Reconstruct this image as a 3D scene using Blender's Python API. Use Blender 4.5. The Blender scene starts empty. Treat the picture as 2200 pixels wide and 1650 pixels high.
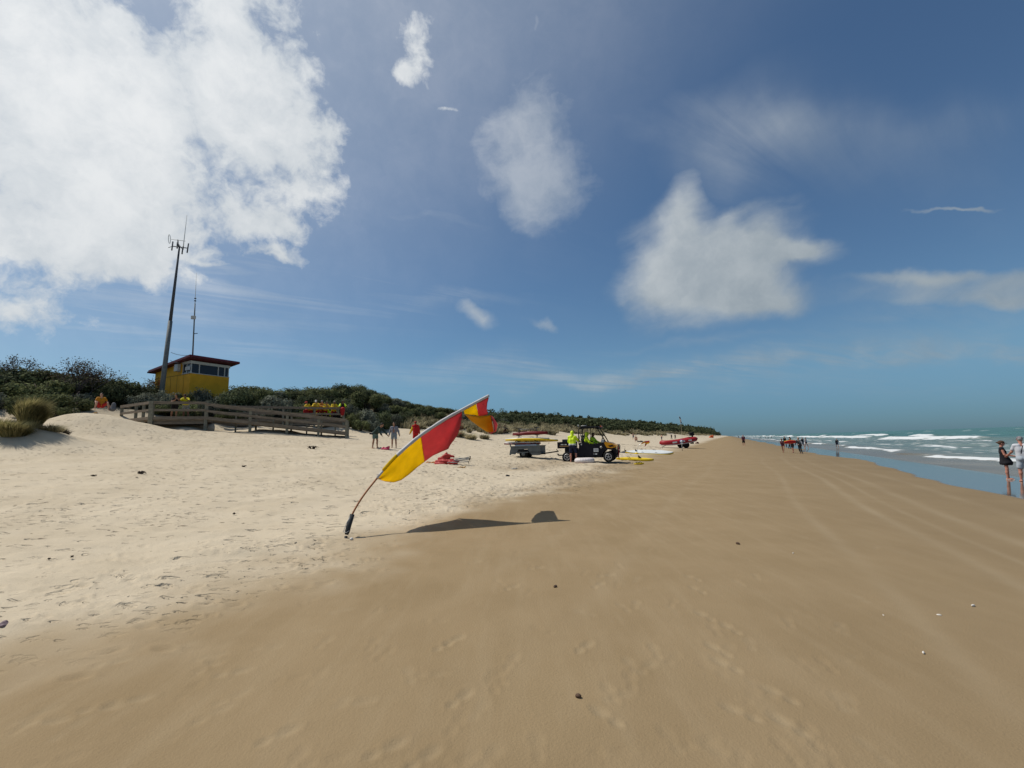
import bpy, bmesh, math, random
import numpy as np
from mathutils import Vector, Matrix
R = math.radians
rnd = random.Random(7)
SC = bpy.context.scene
COL = SC.collection

# ------------------------------------------------------------------ camera
FPX = 950.0                     # focal length in photo pixels (photo is 2200 wide)
CAMZ = 1.65
PITCH, ROLL = R(7.59), R(-1.86)
cam = bpy.data.cameras.new('camera'); camo = bpy.data.objects.new('camera', cam); COL.objects.link(camo)
cam.sensor_width = 36.0; cam.lens = 36.0*FPX/2200.0
cam.clip_start = 0.05; cam.clip_end = 20000
CM = Matrix.Rotation(R(90)+PITCH, 4, 'X') @ Matrix.Rotation(ROLL, 4, 'Z')
camo.matrix_world = Matrix.Translation((0, 0, CAMZ)) @ CM
SC.camera = camo
CM3 = CM.to_3x3()

def ray(px, py):
    return CM3 @ Vector(((px-1100)/FPX, -(py-825)/FPX, -1.0))
def at(px, py, Y):
    d = ray(px, py); k = Y/d.y
    return Vector((d.x*k, Y, CAMZ+d.z*k))

# ------------------------------------------------------------------ light and exposure
SUN_EL = R(58); SUNH = Vector((-0.972, 0.235)).normalized()
sd = Vector((SUNH.x*math.cos(SUN_EL), SUNH.y*math.cos(SUN_EL), math.sin(SUN_EL)))   # towards the sun
sl = bpy.data.lights.new('sun', 'SUN'); sl.energy = 3.9; sl.angle = R(0.55); sl.color = (1.0, 0.95, 0.87)
so = bpy.data.objects.new('sun', sl); COL.objects.link(so)
so.rotation_euler = sd.to_track_quat('Z', 'Y').to_euler(); so.location = (-20, 5, 40)
SC.view_settings.view_transform = 'Standard'; SC.view_settings.look = 'None'
SC.view_settings.exposure = 0.0; SC.view_settings.gamma = 1.0
try: SC.cycles.max_bounces = 6; SC.cycles.caustics_reflective = False; SC.cycles.caustics_refractive = False
except Exception: pass

# ------------------------------------------------------------------ world: Nishita sky with procedural clouds
W = bpy.data.worlds.new('World'); SC.world = W; W.use_nodes = True
nt = W.node_tree; N = nt.nodes; L = nt.links; N.clear()
def nd(t, **kw):
    n = N.new(t)
    for k, v in kw.items(): setattr(n, k, v)
    return n
def setin(sock, v):
    if hasattr(v, 'is_output') or isinstance(v, bpy.types.NodeSocket): L.new(v, sock)
    else: sock.default_value = v
def mth(op, a, b=None, c=None, clamp=False):
    n = nd('ShaderNodeMath', operation=op, use_clamp=clamp); setin(n.inputs[0], a)
    if b is not None: setin(n.inputs[1], b)
    if c is not None: setin(n.inputs[2], c)
    return n.outputs[0]
def vmth(op, a, b=None, out=0, scale=None):
    n = nd('ShaderNodeVectorMath', operation=op); setin(n.inputs[0], a)
    if b is not None: setin(n.inputs[1], b)
    if scale is not None: setin(n.inputs[3], scale)
    return n.outputs[out]
def mrange(v, a, b, c=0.0, d=1.0, smooth=True):
    n = nd('ShaderNodeMapRange', interpolation_type='SMOOTHSTEP' if smooth else 'LINEAR')
    setin(n.inputs[0], v); n.inputs[1].default_value = a; n.inputs[2].default_value = b
    n.inputs[3].default_value = c; n.inputs[4].default_value = d
    return n.outputs[0]
def mixc(f, a, b, bt='MIX'):
    n = nd('ShaderNodeMix', data_type='RGBA', blend_type=bt)
    setin(n.inputs[0], f); setin(n.inputs[6], a); setin(n.inputs[7], b)
    return n.outputs[2]
tc = nd('ShaderNodeTexCoord')
D = vmth('NORMALIZE', tc.outputs['Generated'])
sep = nd('ShaderNodeSeparateXYZ'); L.new(D, sep.inputs[0]); DZ = sep.outputs[2]
sky = nd('ShaderNodeTexSky', sky_type='NISHITA', sun_disc=False)
sky.sun_elevation = SUN_EL; sky.sun_rotation = math.atan2(SUNH.x, SUNH.y)
sky.air_density = 1.0; sky.dust_density = 0.35; sky.ozone_density = 2.2; sky.altitude = 0
hz = mrange(DZ, 0.0, 0.45, 0.0, 1.0)
tint = mixc(hz, (0.55, 0.75, 0.83, 1), (0.64, 0.80, 0.88, 1))
tint = mixc(mrange(DZ, 0.0, 0.16), (0.24, 0.44, 0.72, 1), tint)
skyc = mixc(1.0, sky.outputs[0], tint, 'MULTIPLY')
# cloud plane coordinates (a deck of cloud far overhead, so streaks shorten towards the horizon)
den = mth('MAXIMUM', DZ, 0.04)
cp = vmth('DIVIDE', D, None)
cpn = N[-1]; cmb = nd('ShaderNodeCombineXYZ')
for i in range(3): L.new(den, cmb.inputs[i])
L.new(cmb.outputs[0], cpn.inputs[1])
def noise(vec, scale, detail=6, rough=0.55, dist=0.0, out=0):
    n = nd('ShaderNodeTexNoise'); L.new(vec, n.inputs['Vector'])
    n.inputs['Scale'].default_value = scale; n.inputs['Detail'].default_value = detail
    n.inputs['Roughness'].default_value = rough; n.inputs['Distortion'].default_value = dist
    return n.outputs[out]
wv = vmth('SUBTRACT', noise(D, 4.0, 3, 0.5, 0, 1), (0.5, 0.5, 0.5))
wv2 = vmth('SUBTRACT', noise(D, 13.0, 4, 0.55, 0, 1), (0.5, 0.5, 0.5))
DW2 = vmth('ADD', D, vmth('SCALE', wv2, scale=0.05))
DW = vmth('ADD', DW2, vmth('SCALE', wv, scale=0.15))
def blob(px, py, rx, ry, amp, ang=0.0, dv=None):
    """one soft cloud patch: a direction in the sky, two angular half-widths and a tilt"""
    d = ray(px, py).normalized()
    u = Vector((d.y, -d.x, 0)).normalized(); v = u.cross(d).normalized()
    ca, sa = math.cos(R(ang)), math.sin(R(ang))
    u2 = u*ca+v*sa; v2 = v*ca-u*sa
    f = 1.0/(1.0+((px-1100)**2+(py-825)**2)/FPX**2)**0.75
    dd = vmth('SUBTRACT', dv or DW, tuple(d))
    a = mth('MULTIPLY', vmth('DOT_PRODUCT', dd, tuple(u2), 1), FPX/(rx*f))
    b = mth('MULTIPLY', vmth('DOT_PRODUCT', dd, tuple(v2), 1), FPX/(ry*f))
    r2 = mth('MULTIPLY_ADD', a, a, mth('MULTIPLY', b, b))
    return mth('MULTIPLY', mth('POWER', 2.718, mth('MULTIPLY', r2, -0.9)), amp)
def many(lst):
    cur = None
    for b in lst:
        o = blob(*b)
        cur = o if cur is None else mth('ADD', cur, o)
    return mth('MINIMUM', cur, 1.15)
puffy = many([(220, 100, 300, 100, .90, 14), (470, 220, 270, 210, .98), (560, 30, 150, 120, .85), (60, 440, 260, 120, .98, -12), (300, 400, 320, 120, .85, 0), (330, 500, 160, 60, .6, 0), (-60, 120, 160, 200, .6),
              (650, 320, 110, 80, .60), (60, 670, 190, 80, .85, 6), (250, 600, 150, 42, .65, 10), (560, 470, 80, 35, .6, -20), (575, 543, 66, 19, .9),
              (20, 230, 190, 60, .75), (180, 530, 210, 50, .65), (905, 68, 62, 74, .78, 12), (880, 135, 56, 20, .7, -10), (978, 240, 36, 11, .66, 5), (480, 560, 60, 10, .5, -8), (720, 300, 70, 60, .35)])
wisp = many([(1110, 280, 95, 150, .46, 8), (1180, 370, 90, 115, .56), (1070, 345, 80, 105, .36), (1140, 190, 70, 80, .25), (1170, 440, 80, 55, .3)])
soft = many([(1420, 575, 95, 100, .9), (1520, 540, 105, 85, .8), (1610, 505, 95, 48, .75), (1700, 537, 80, 26, .95, -16, DW2), (1560, 635, 140, 66, .85, -4), (1650, 655, 75, 36, .65, -8), (1470, 460, 48, 50, .55), (1500, 390, 34, 70, .42, -14),
             (1035, 688, 50, 24, .75, -16), (1168, 706, 32, 13, .45, -14),
             (2100, 605, 200, 50, .72, -6), (1990, 592, 130, 16, .55, -14, DW2), (2060, 448, 85, 5, .60, -20, DW2), (2150, 640, 150, 28, .5, -8)])
veil = many([(1700, 300, 420, 70, .26, -32), (2000, 260, 420, 50, .24, -30), (1600, 320, 120, 110, .34, -40), (1160, 60, 110, 80, .26), (1120, 45, 8, 24, .5), (1130, 300, 170, 220, .2),
             (1900, 770, 700, 26, .60, -3), (1200, 805, 420, 24, .5, -6), (1700, 800, 500, 12, .4, -3), (1600, 740, 300, 10, .25, -6), (1000, 655, 120, 12, .26), (700, 620, 320, 60, .18), (300, 600, 330, 220, .60), (300, 200, 500, 300, .55), (900, 480, 140, 16, .2), (2100, 620, 180, 70, .34), (780, 560, 260, 120, .12), (2000, 690, 200, 24, .2, -6)])
nA = noise(DW2, 5.5, 9, 0.60)
nB = noise(DW2, 15.0, 7, 0.62)
# stretched noise for wind-blown cloud
mp = nd('ShaderNodeMapping'); mp.vector_type = 'TEXTURE'; L.new(DW2, mp.inputs[0]); mp.inputs[2].default_value = (0, R(-14), R(10)); mp.inputs[3].default_value = (2.6, 1.6, 0.62)
nC = noise(mp.outputs[0], 7.0, 6, 0.55, 0.3)
mp2 = nd('ShaderNodeMapping'); mp2.vector_type = 'TEXTURE'; L.new(cp, mp2.inputs[0]); mp2.inputs[2].default_value = (0, 0, R(35)); mp2.inputs[3].default_value = (3.2, 0.7, 1)
nD = noise(mp2.outputs[0], 1.7, 8, 0.6, 0.6)
nE = noise(D, 34.0, 4, 0.6)
pa = mth('ADD', puffy, mth('ADD', mth('MULTIPLY', mth('SUBTRACT', nA, 0.5), 2.9), mth('ADD', mth('MULTIPLY', mth('SUBTRACT', nB, 0.5), 1.5), mth('MULTIPLY', mth('SUBTRACT', nE, 0.5), 0.45))))
pa = mth('MULTIPLY', mrange(pa, 0.18, 1.05), mrange(puffy, 0.05, 0.35), clamp=True)
sa_ = mth('ADD', soft, mth('ADD', mth('MULTIPLY', mth('SUBTRACT', nC, 0.5), 1.25), mth('MULTIPLY', mth('SUBTRACT', nA, 0.5), 0.35)))
sa_ = mth('MULTIPLY', mrange(sa_, 0.10, 1.12), mrange(soft, 0.02, 0.4), clamp=True)
wa = mth('ADD', wisp, mth('ADD', mth('MULTIPLY', mth('SUBTRACT', nC, 0.5), 0.9), mth('MULTIPLY', mth('SUBTRACT', nB, 0.5), 0.7)))
wa = mth('MULTIPLY', mth('MULTIPLY', mrange(wa, 0.08, 1.05), mrange(wisp, 0.02, 0.35)), 0.52, clamp=True)
aur = mrange(vmth('DOT_PRODUCT', D, tuple(sd), 1), 0.30, 1.0, 0.0, 0.42)
va = mth('MULTIPLY', veil, mrange(nD, 0.22, 0.75), clamp=True)
bg = nd('ShaderNodeBackground'); bg.inputs[1].default_value = 0.092
cshade = mrange(mth('ADD', mth('MULTIPLY', nA, 0.6), mth('MULTIPLY', nB, 0.4)), 0.36, 0.66)
# clouds stand brighter towards the sun
sg = mrange(vmth('DOT_PRODUCT', D, tuple(sd), 1), 0.0, 0.95, 0.0, 1.0, False)
CK = 1.0/0.092
cfar = mixc(sg, (0.36*CK, 0.41*CK, 0.44*CK, 1), (0.94*CK, 0.95*CK, 0.95*CK, 1))
ccol = mixc(cshade, mixc(1.0, cfar, (0.72, 0.76, 0.80, 1), 'MULTIPLY'), cfar)
alpha = mth('MAXIMUM', mth('MAXIMUM', mth('MULTIPLY', pa, 0.95), mth('MULTIPLY', sa_, 0.92)), mth('MAXIMUM', mth('MULTIPLY', va, 0.75), mth('MAXIMUM', wa, aur)))
fin = mixc(alpha, skyc, ccol)
L.new(fin, bg.inputs[0])
ow = nd('ShaderNodeOutputWorld'); L.new(bg.outputs[0], ow.inputs[0])
# ------------------------------------------------------------------ helpers
def tag(o, label=None, cat=None, group=None, kind=None):
    if label: o['label'] = label
    if cat: o['category'] = cat
    if group: o['group'] = group
    if kind: o['kind'] = kind
    return o
def empty(name, loc=(0, 0, 0), rz=0.0, label=None, cat=None, group=None, rot=None, scale=None):
    o = bpy.data.objects.new(name, None); COL.objects.link(o); o.empty_display_size = 0.2
    o.location = loc; o.rotation_euler = rot if rot else (0, 0, rz)
    if scale: o.scale = (scale,)*3
    return tag(o, label, cat, group)
def link_mesh(name, me, m=None, parent=None):
    o = bpy.data.objects.new(name, me); COL.objects.link(o)
    if m is not None and not me.materials:
        for x in (m if isinstance(m, (list, tuple)) else [m]): me.materials.append(x)
    if parent is not None: o.parent = parent
    return o
def np_mesh(name, V, F, smooth=False):
    """V (n,3), F (m,4) or (m,3) int arrays"""
    me = bpy.data.meshes.new(name)
    V = np.ascontiguousarray(V, dtype=np.float32); F = np.ascontiguousarray(F, dtype=np.int32)
    k = F.shape[1]
    me.vertices.add(len(V)); me.vertices.foreach_set('co', V.ravel())
    me.loops.add(F.size); me.loops.foreach_set('vertex_index', F.ravel())
    me.polygons.add(len(F)); me.polygons.foreach_set('loop_start', np.arange(0, F.size, k, dtype=np.int32))
    me.polygons.foreach_set('loop_total', np.full(len(F), k, dtype=np.int32))
    if smooth: me.polygons.foreach_set('use_smooth', np.ones(len(F), dtype=bool))
    me.update(calc_edges=True); return me
def copy_tree(o, parent=None):
    c = o.copy(); COL.objects.link(c)
    if parent is not None: c.parent = parent
    for ch in o.children: copy_tree(ch, c)
    return c
class MB:
    """collects shapes in one bmesh, linked as ONE mesh object"""
    def __init__(s, origin=(0, 0, 0)): s.bm = bmesh.new(); s.o = Vector(origin)
    def _add(s, vs, fs, mi=0, smooth=False):
        v = [s.bm.verts.new(Vector(p)-s.o) for p in vs]
        for f in fs:
            try: fa = s.bm.faces.new([v[i] for i in f]); fa.material_index = mi; fa.smooth = smooth
            except ValueError: pass
        return v
    def box(s, size, loc=(0, 0, 0), rot=None, bev=0.0, mi=0):
        b = bmesh.new(); bmesh.ops.create_cube(b, size=1.0)
        for v in b.verts: v.co = Vector((v.co.x*size[0], v.co.y*size[1], v.co.z*size[2]))
        if bev > 0: bmesh.ops.bevel(b, geom=list(b.edges), offset=bev, segments=2, profile=0.7, affect='EDGES')
        M = Matrix.Translation(loc) @ (rot.to_4x4() if rot else Matrix())
        b.verts.ensure_lookup_table(); b.verts.index_update()
        s._add([M @ v.co for v in b.verts], [[v.index for v in f.verts] for f in b.faces], mi); b.free(); return s
    def beam(s, a, b, w, h, bev=0.0, mi=0, up=(0, 0, 1)):
        """box from a to b, w across, h up"""
        a = Vector(a); b = Vector(b); d = b-a; x = d.normalized(); y = Vector(up).cross(x)
        y = y.normalized() if y.length > 1e-4 else Vector((0, 1, 0)); z = x.cross(y)
        return s.box((d.length, w, h), (a+b)/2, Matrix((x, y, z)).transposed(), bev, mi)
    def tube(s, pts, r, seg=8, mi=0, flat=1.0):
        pts = [Vector(p) for p in pts]; n = len(pts); r = [r]*n if not isinstance(r, (list, tuple)) else r
        vs = []; ref = None
        for i, p in enumerate(pts):
            t = (pts[min(i+1, n-1)]-pts[max(i-1, 0)]).normalized()
            if ref is None: ref = Vector((0, 0, 1)) if abs(t.z) < 0.9 else Vector((1, 0, 0))
            u = t.cross(ref).normalized(); ref = u.cross(t); w = ref
            for j in range(seg):
                a = 2*math.pi*j/seg; vs.append(p+u*math.cos(a)*r[i]+w*math.sin(a)*r[i]*flat)
        fs = [[i*seg+j, i*seg+(j+1) % seg, (i+1)*seg+(j+1) % seg, (i+1)*seg+j] for i in range(n-1) for j in range(seg)]
        fs += [list(range(seg))[::-1], [(n-1)*seg+j for j in range(seg)]]
        s._add(vs, fs, mi, True); return s
    def lathe(s, prof, origin=(0, 0, 0), axis='Z', seg=24, mi=0):
        """prof: (radius, along) pairs; closed at the ends"""
        o = Vector(origin); vs = []; n = len(prof)
        for r, h in prof:
            for j in range(seg):
                a = 2*math.pi*j/seg; c, d = r*math.cos(a), r*math.sin(a)
                p = {'Z': (c, d, h), 'Y': (c, h, d), 'X': (h, c, d)}[axis]; vs.append(o+Vector(p))
        fs = [[i*seg+j, i*seg+(j+1) % seg, (i+1)*seg+(j+1) % seg, (i+1)*seg+j] for i in range(n-1) for j in range(seg)]
        fs += [list(range(seg))[::-1], [(n-1)*seg+j for j in range(seg)]]
        s._add(vs, fs, mi, True); return s
    def prism(s, poly, a, b, axis='Y', mi=0):
        """extrude a 2-D outline between a and b; axis Y: outline in (x,z)"""
        n = len(poly); f = {'Y': lambda p, t: (p[0], t, p[1]), 'X': lambda p, t: (t, p[0], p[1]), 'Z': lambda p, t: (p[0], p[1], t)}[axis]
        vs = [f(p, a) for p in poly]+[f(p, b) for p in poly]
        fs = [list(range(n)), [n+i for i in range(n)][::-1]]+[[i, n+i, n+(i+1) % n, (i+1) % n] for i in range(n)]
        s._add(vs, fs, mi); return s
    def grid(s, rows, mi=0, smooth=True, closed=False):
        n = len(rows); m = len(rows[0]); vs = [p for r in rows for p in r]
        mm = m if closed else m-1
        fs = [[i*m+j, i*m+(j+1) % m, (i+1)*m+(j+1) % m, (i+1)*m+j] for i in range(n-1) for j in range(mm)]
        s._add(vs, fs, mi, smooth); return s
    def loft(s, rings, mi=0, smooth=True):
        s.grid(rings, mi, smooth, True)
        m = len(rings[0]); s._add(rings[0], [list(range(m))[::-1]], mi); s._add(rings[-1], [list(range(m))], mi); return s
    def build(s, name, m, parent=None, recalc=True):
        if recalc: bmesh.ops.recalc_face_normals(s.bm, faces=list(s.bm.faces))
        me = bpy.data.meshes.new(name); s.bm.to_mesh(me); s.bm.free()
        return link_mesh(name, me, m, parent)

MATS = {}
def mat(key, col, rough=0.7, var=0.0, vscale=8.0, bump=0.0, bscale=40.0, metal=0.0, spec=0.25, trans=0.0, coord='Object', streak=None):
    """procedural Principled material: colour with noise variation, bump, optional translucency"""
    if key in MATS: return MATS[key]
    m = bpy.data.materials.new(key); m.use_nodes = True; t = m.node_tree; b = t.nodes['Principled BSDF']
    b.inputs['Base Color'].default_value = (*col, 1); b.inputs['Roughness'].default_value = rough
    b.inputs['Metallic'].default_value = metal; b.inputs['Specular IOR Level'].default_value = spec
    tcn = t.nodes.new('ShaderNodeTexCoord'); src = tcn.outputs[coord]
    if streak:
        mpn = t.nodes.new('ShaderNodeMapping'); mpn.inputs[3].default_value = streak; t.links.new(src, mpn.inputs[0]); src = mpn.outputs[0]
    colout = None
    if var > 0:
        n = t.nodes.new('ShaderNodeTexNoise'); n.inputs['Scale'].default_value = vscale; n.inputs['Detail'].default_value = 5; t.links.new(src, n.inputs['Vector'])
        r = t.nodes.new('ShaderNodeValToRGB'); t.links.new(n.outputs[0], r.inputs[0])
        r.color_ramp.elements[0].position = 0.3; r.color_ramp.elements[1].position = 0.7
        r.color_ramp.elements[0].color = (*[c*(1-var) for c in col], 1); r.color_ramp.elements[1].color = (*[min(1, c*(1+var)) for c in col], 1)
        t.links.new(r.outputs[0], b.inputs['Base Color']); colout = r.outputs[0]
    if bump > 0:
        n2 = t.nodes.new('ShaderNodeTexNoise'); n2.inputs['Scale'].default_value = bscale; n2.inputs['Detail'].default_value = 4; t.links.new(src, n2.inputs['Vector'])
        bp = t.nodes.new('ShaderNodeBump'); bp.inputs['Strength'].default_value = bump; bp.inputs['Distance'].default_value = 0.02
        t.links.new(n2.outputs[0], bp.inputs['Height']); t.links.new(bp.outputs[0], b.inputs['Normal'])
    if trans > 0:
        tr = t.nodes.new('ShaderNodeBsdfTranslucent'); tr.inputs[0].default_value = (*col, 1)
        if colout: t.links.new(colout, tr.inputs[0])
        mx = t.nodes.new('ShaderNodeMixShader'); mx.inputs[0].default_value = trans
        t.links.new(b.outputs[0], mx.inputs[1]); t.links.new(tr.outputs[0], mx.inputs[2])
        t.links.new(mx.outputs[0], t.nodes['Material Output'].inputs[0])
    MATS[key] = m; return m

# ------------------------------------------------------------------ numpy noise
_rs = np.random.RandomState(3); _T = _rs.rand(256, 256)
def vnoise(x, y):
    xi = np.floor(x).astype(np.int64); yi = np.floor(y).astype(np.int64); fx = x-xi; fy = y-yi
    fx = fx*fx*(3-2*fx); fy = fy*fy*(3-2*fy); a = xi & 255; b = yi & 255; a1 = (xi+1) & 255; b1 = (yi+1) & 255
    return (_T[a, b]*(1-fx)+_T[a1, b]*fx)*(1-fy)+(_T[a, b1]*(1-fx)+_T[a1, b1]*fx)*fy-0.5
def fbm(x, y, o=4, g=0.5):
    s = 0; a = 1.0
    for i in range(o): s = s+a*vnoise(x*2**i+i*17.3, y*2**i+i*9.1); a *= g
    return s
def sstep(a, b, x):
    t = np.clip((np.asarray(x, float)-a)/(b-a), 0, 1); return t*t*(3-2*t)

# ------------------------------------------------------------------ terrain shape (c runs out to sea, s runs along the shore)
CS, SN = 0.9002, 0.4355
PC = np.array([-900, -400, -120, -70, -55, -42, -37, -33, -29, -26, -24, -21, -18, -12, -8, -5, 0, 4, 8, 12, 20, 60, 300, 4000], float)
PZ = np.array([4.0, 4.5, 5.0, 5.8, 6.2, 6.5, 5.8, 4.6, 3.6, 3.0, 2.7, 2.1, 1.6, .95, .5, .28, 0, -.2, -.45, -.66, -1.3, -4, -9, -9], float)
def sc_of(X, Y): return X*SN+Y*CS, X*CS-Y*SN
def warp(s, c):
    g = np.interp(s, [-60, 5, 12, 20, 30, 50, 110, 200, 900, 4000], [.70, .70, .76, .82, .90, 1, 1, 1.45, 1.6, 1.6])
    return np.where(c < 0, c*g, c)
def terrain(X, Y):
    X = np.asarray(X, float); Y = np.asarray(Y, float); s, c = sc_of(X, Y); c2 = warp(s, c)
    z = np.interp(c2, PC, PZ); z = (z+np.interp(c2-1, PC, PZ)+np.interp(c2+1, PC, PZ))/3
    hs = np.interp(s, [-60, 10, 20, 30, 40, 48, 56, 66, 80, 110, 150, 260, 420, 700, 1000], [1.1, 1.12, .95, .98, 1.18, 1.2, .95, .9, 1.0, 1.1, 1.15, 1.2, 1.35, 1.2, .5])
    dune = sstep(-25, -36, c2)
    z = z*(1+(hs-1)*dune)
    z = z+dune*fbm(X/9+3, Y/9, 4)*1.1
    z = z+sstep(-23, -28, c2)*fbm(X/3, Y/3+5, 3)*0.5
    z = z+1.15*np.exp(-(((X+25.3)/3.3)**2+((Y-27.0)/2.2)**2))
    z = z+0.9*np.exp(-(((X+22.6)/2.0)**2+((Y-20.6)/1.8)**2))
    return z
def ground(px, py):
    """where the ray through a photo pixel meets the sand"""
    d = ray(px, py); Y = np.concatenate([np.linspace(2, 60, 6000), np.linspace(60, 900, 12000)])
    X = d.x/d.y*Y; Z = CAMZ+d.z/d.y*Y; h = Z-terrain(X, Y); i = np.argmax(h < 0)
    if h[i] >= 0: i = len(Y)-1
    return Vector((float(X[i]), float(Y[i]), float(terrain(X[i], Y[i]))))
def tz(x, y): return float(terrain(np.array([x]), np.array([y]))[0])
def onray(px, Y):
    d = ray(px, 950); x = d.x/d.y*Y; return Vector((x, Y, tz(x, Y)))

# ------------------------------------------------------------------ sand sheet
NR = 1050; q = (3000/0.4)**(1/(NR-1)); rr = 0.4*q**np.arange(NR)
af = np.linspace(R(-63), R(63), 880); ab = np.linspace(R(63), R(297), 66)[1:-1]
aa = np.concatenate([af, ab]); NA = len(aa)
RRg, AAg = np.meshgrid(rr, aa, indexing='ij')
GX = RRg*np.sin(AAg); GY = RRg*np.cos(AAg)
GZ = terrain(GX, GY); Gs, Gc = sc_of(GX, GY); Gc2 = warp(Gs, Gc)
edge_n = fbm(GX/2.3, GY/2.3, 4)*1.6+fbm(GX/.5+9, GY/.5, 3)*.45+np.interp(Gs, [0, 5, 12, 25, 60], [.2, .0, -.3, .2, .6])
dry = sstep(-4.2, -6.4, Gc+edge_n)                      # dry sand above the last high tide
near = sstep(70, 20, RRg)
fine = sstep(60, 15, RRg)
GZ = GZ+near*dry*(fbm(GX/1.1, GY/1.1, 3)*0.06+fbm(GX/.35+4, GY/.35, 3)*0.022)
# wind tails: long low streaks lying across the view
GZ = GZ+near*dry*sstep(.1, .5, fbm(GX/.9+20, GY/.28, 3))*0.025
GZ = GZ+near*(1-dry)*(fbm(GX/1.6, GY/1.6, 3)*0.016+fbm(GX/.4, GY/.22+3, 3)*0.004)
# churned edge between dry and damp sand
chz = np.exp(-((Gc+5.6+.5*edge_n)/.9)**2)*sstep(8, 11, Gs)*sstep(36, 24, Gs)*sstep(-.35, .1, fbm(GX/1.5, GY/1.5, 2))
GZ = GZ+chz*np.abs(fbm(GX/.25, GY/.25, 3))*0.16
chz2 = np.exp(-((Gc+9.0)/1.3)**2)*sstep(17, 19, Gs)*sstep(27, 24, Gs)
GZ = GZ+chz2*fbm(GX/.3+8, GY/.3, 3)*0.12
CT = np.zeros_like(GZ)                                  # pale scuffs and prints on the damp sand
lq = math.log(q)
def dent(x, y, w, l, ang, depth, rim=0.35, pale=0.0):
    r0 = math.hypot(x, y); a0 = math.atan2(x, y)
    if abs(a0) > R(62) or r0 < .8: return
    m = max(w, l)*2.2
    i0 = max(0, int(math.log(max(r0-m, .41)/.4)/lq)); i1 = min(NR, int(math.log((r0+m)/.4)/lq)+2)
    da = m/r0; j0 = max(0, int((a0-da+R(63))/R(126)*879)); j1 = min(880, int((a0+da+R(63))/R(126)*879)+2)
    dx = GX[i0:i1, j0:j1]-x; dy = GY[i0:i1, j0:j1]-y; ca, sa = math.cos(ang), math.sin(ang)
    e = ((dx*ca+dy*sa)/l)**2+((-dx*sa+dy*ca)/w)**2
    GZ[i0:i1, j0:j1] += -depth*np.exp(-e*1.6)+depth*rim*np.exp(-(np.sqrt(e)-1.25)**2*7)
    if pale: CT[i0:i1, j0:j1] = np.maximum(CT[i0:i1, j0:j1], pale*np.exp(-e**2))
prs = np.random.RandomState(11)
TR = np.zeros_like(GZ)
def tramp(px, py, w, a=1.0):
    g = ground(px, py); TR[:] = np.maximum(TR, a*np.exp(-(((GX-g.x)**2+((GY-g.y)*1.1)**2)/w**2)))
for q_ in [(60, 1340, .9), (200, 1300, .8), (310, 1250, .7), (430, 1285, .7), (460, 1240, .7), (560, 1180, .8), (640, 1175, .7), (700, 1200, .6), (380, 1110, .8), (150, 1110, .9), (620, 1040, 1.2), (860, 1095, .9), (950, 1080, 1.0), (1030, 1065, 1.2), (1110, 1055, 1.4), (1200, 1045, 1.5), (1260, 1025, 1.6), (1320, 1010, 1.6), (1100, 1000, 1.8), (1160, 990, 1.6), (1050, 995, 1.4), (430, 935, 3), (600, 950, 3), (900, 1000, 1.5)]: tramp(*q_)
TR *= .55+.9*np.clip(fbm(GX*.9, GY*.9, 3)+.2, 0, .6)
def step_pair(x, y, heading, dep, pale=0.0, sz=1.0):
    dent(x, y, .045*sz, .075*sz, heading, dep, .3, pale); dent(x-math.cos(heading)*.13*sz, y-math.sin(heading)*.13*sz, .035*sz, .05*sz, heading, dep*1.1, .3, pale)
for k in range(5200):                                   # wind-softened footprints all over the dry sand
    s_ = prs.uniform(0, 48)**1.0; c_ = -5.2-abs(prs.normal(0, 1))*6.5 if prs.rand() < .65 else prs.uniform(-27, -5.5)
    x = s_*SN+c_*CS; y = s_*CS-c_*SN
    if y < 1.6: continue
    r_ = math.hypot(x, y); w = prs.uniform(.018, .05)*(1+min(r_, 40)*.025)
    if vnoise(np.array([x*.35]), np.array([y*.35]))[0] < -.14: continue
    dent(x, y, w, w*prs.uniform(1.1, 2.8), prs.normal(.15, .6), w*prs.uniform(.3, .75), .45)
for (px, py, n_, sp) in [(300, 1250, 18, .4), (530, 1180, 34, .55), (640, 1175, 16, .35), (160, 1310, 10, .35), (430, 1290, 10, .35), (850, 1090, 30, .5), (1000, 1065, 40, .6), (1090, 1055, 46, .6), (1180, 1050, 24, .7), (380, 1100, 16, .6), (100, 1110, 14, .5), (700, 1210, 12, .3)]:
    g = ground(px, py)                                  # tramplings
    for k in range(n_):
        x = g.x+prs.normal(0, sp); y = g.y+prs.normal(0, sp*.7); w = prs.uniform(.018, .05); dent(x, y, w, w*prs.uniform(1.2, 2.8), prs.uniform(-.3, .7), w*prs.uniform(.4, .8), .6)
def pr(px, py, hd, dep=.010, pale=.5, sz=1.0):
    g = ground(px, py); step_pair(g.x, g.y, hd, dep, pale, sz)
for (px, py, hd) in [(1262, 1385, .9), (1287, 1530, 2.2), (985, 1370, 1.0), (965, 1380, 1.0), (1655, 1480, 2.1), (1675, 1545, 2.0), (1570, 1520, 2.3), (1505, 1320, 1.9), (1490, 1265, 1.9), (1480, 1240, 2.0), (1530, 1390, 2.0), (1545, 1420, 2.1), (1000, 1490, 1.0), (925, 1620, .9), (850, 1600, .7),
                     (260, 1420, .6), (240, 1520, .3), (300, 1500, .4), (1560, 1345, 1.8), (1160, 1220, .5), (1105, 1260, .9), (1290, 1255, .9), (1310, 1235, .4), (620, 1570, .8), (520, 1440, .5), (120, 1550, .2)]: pr(px, py, hd)
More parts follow.
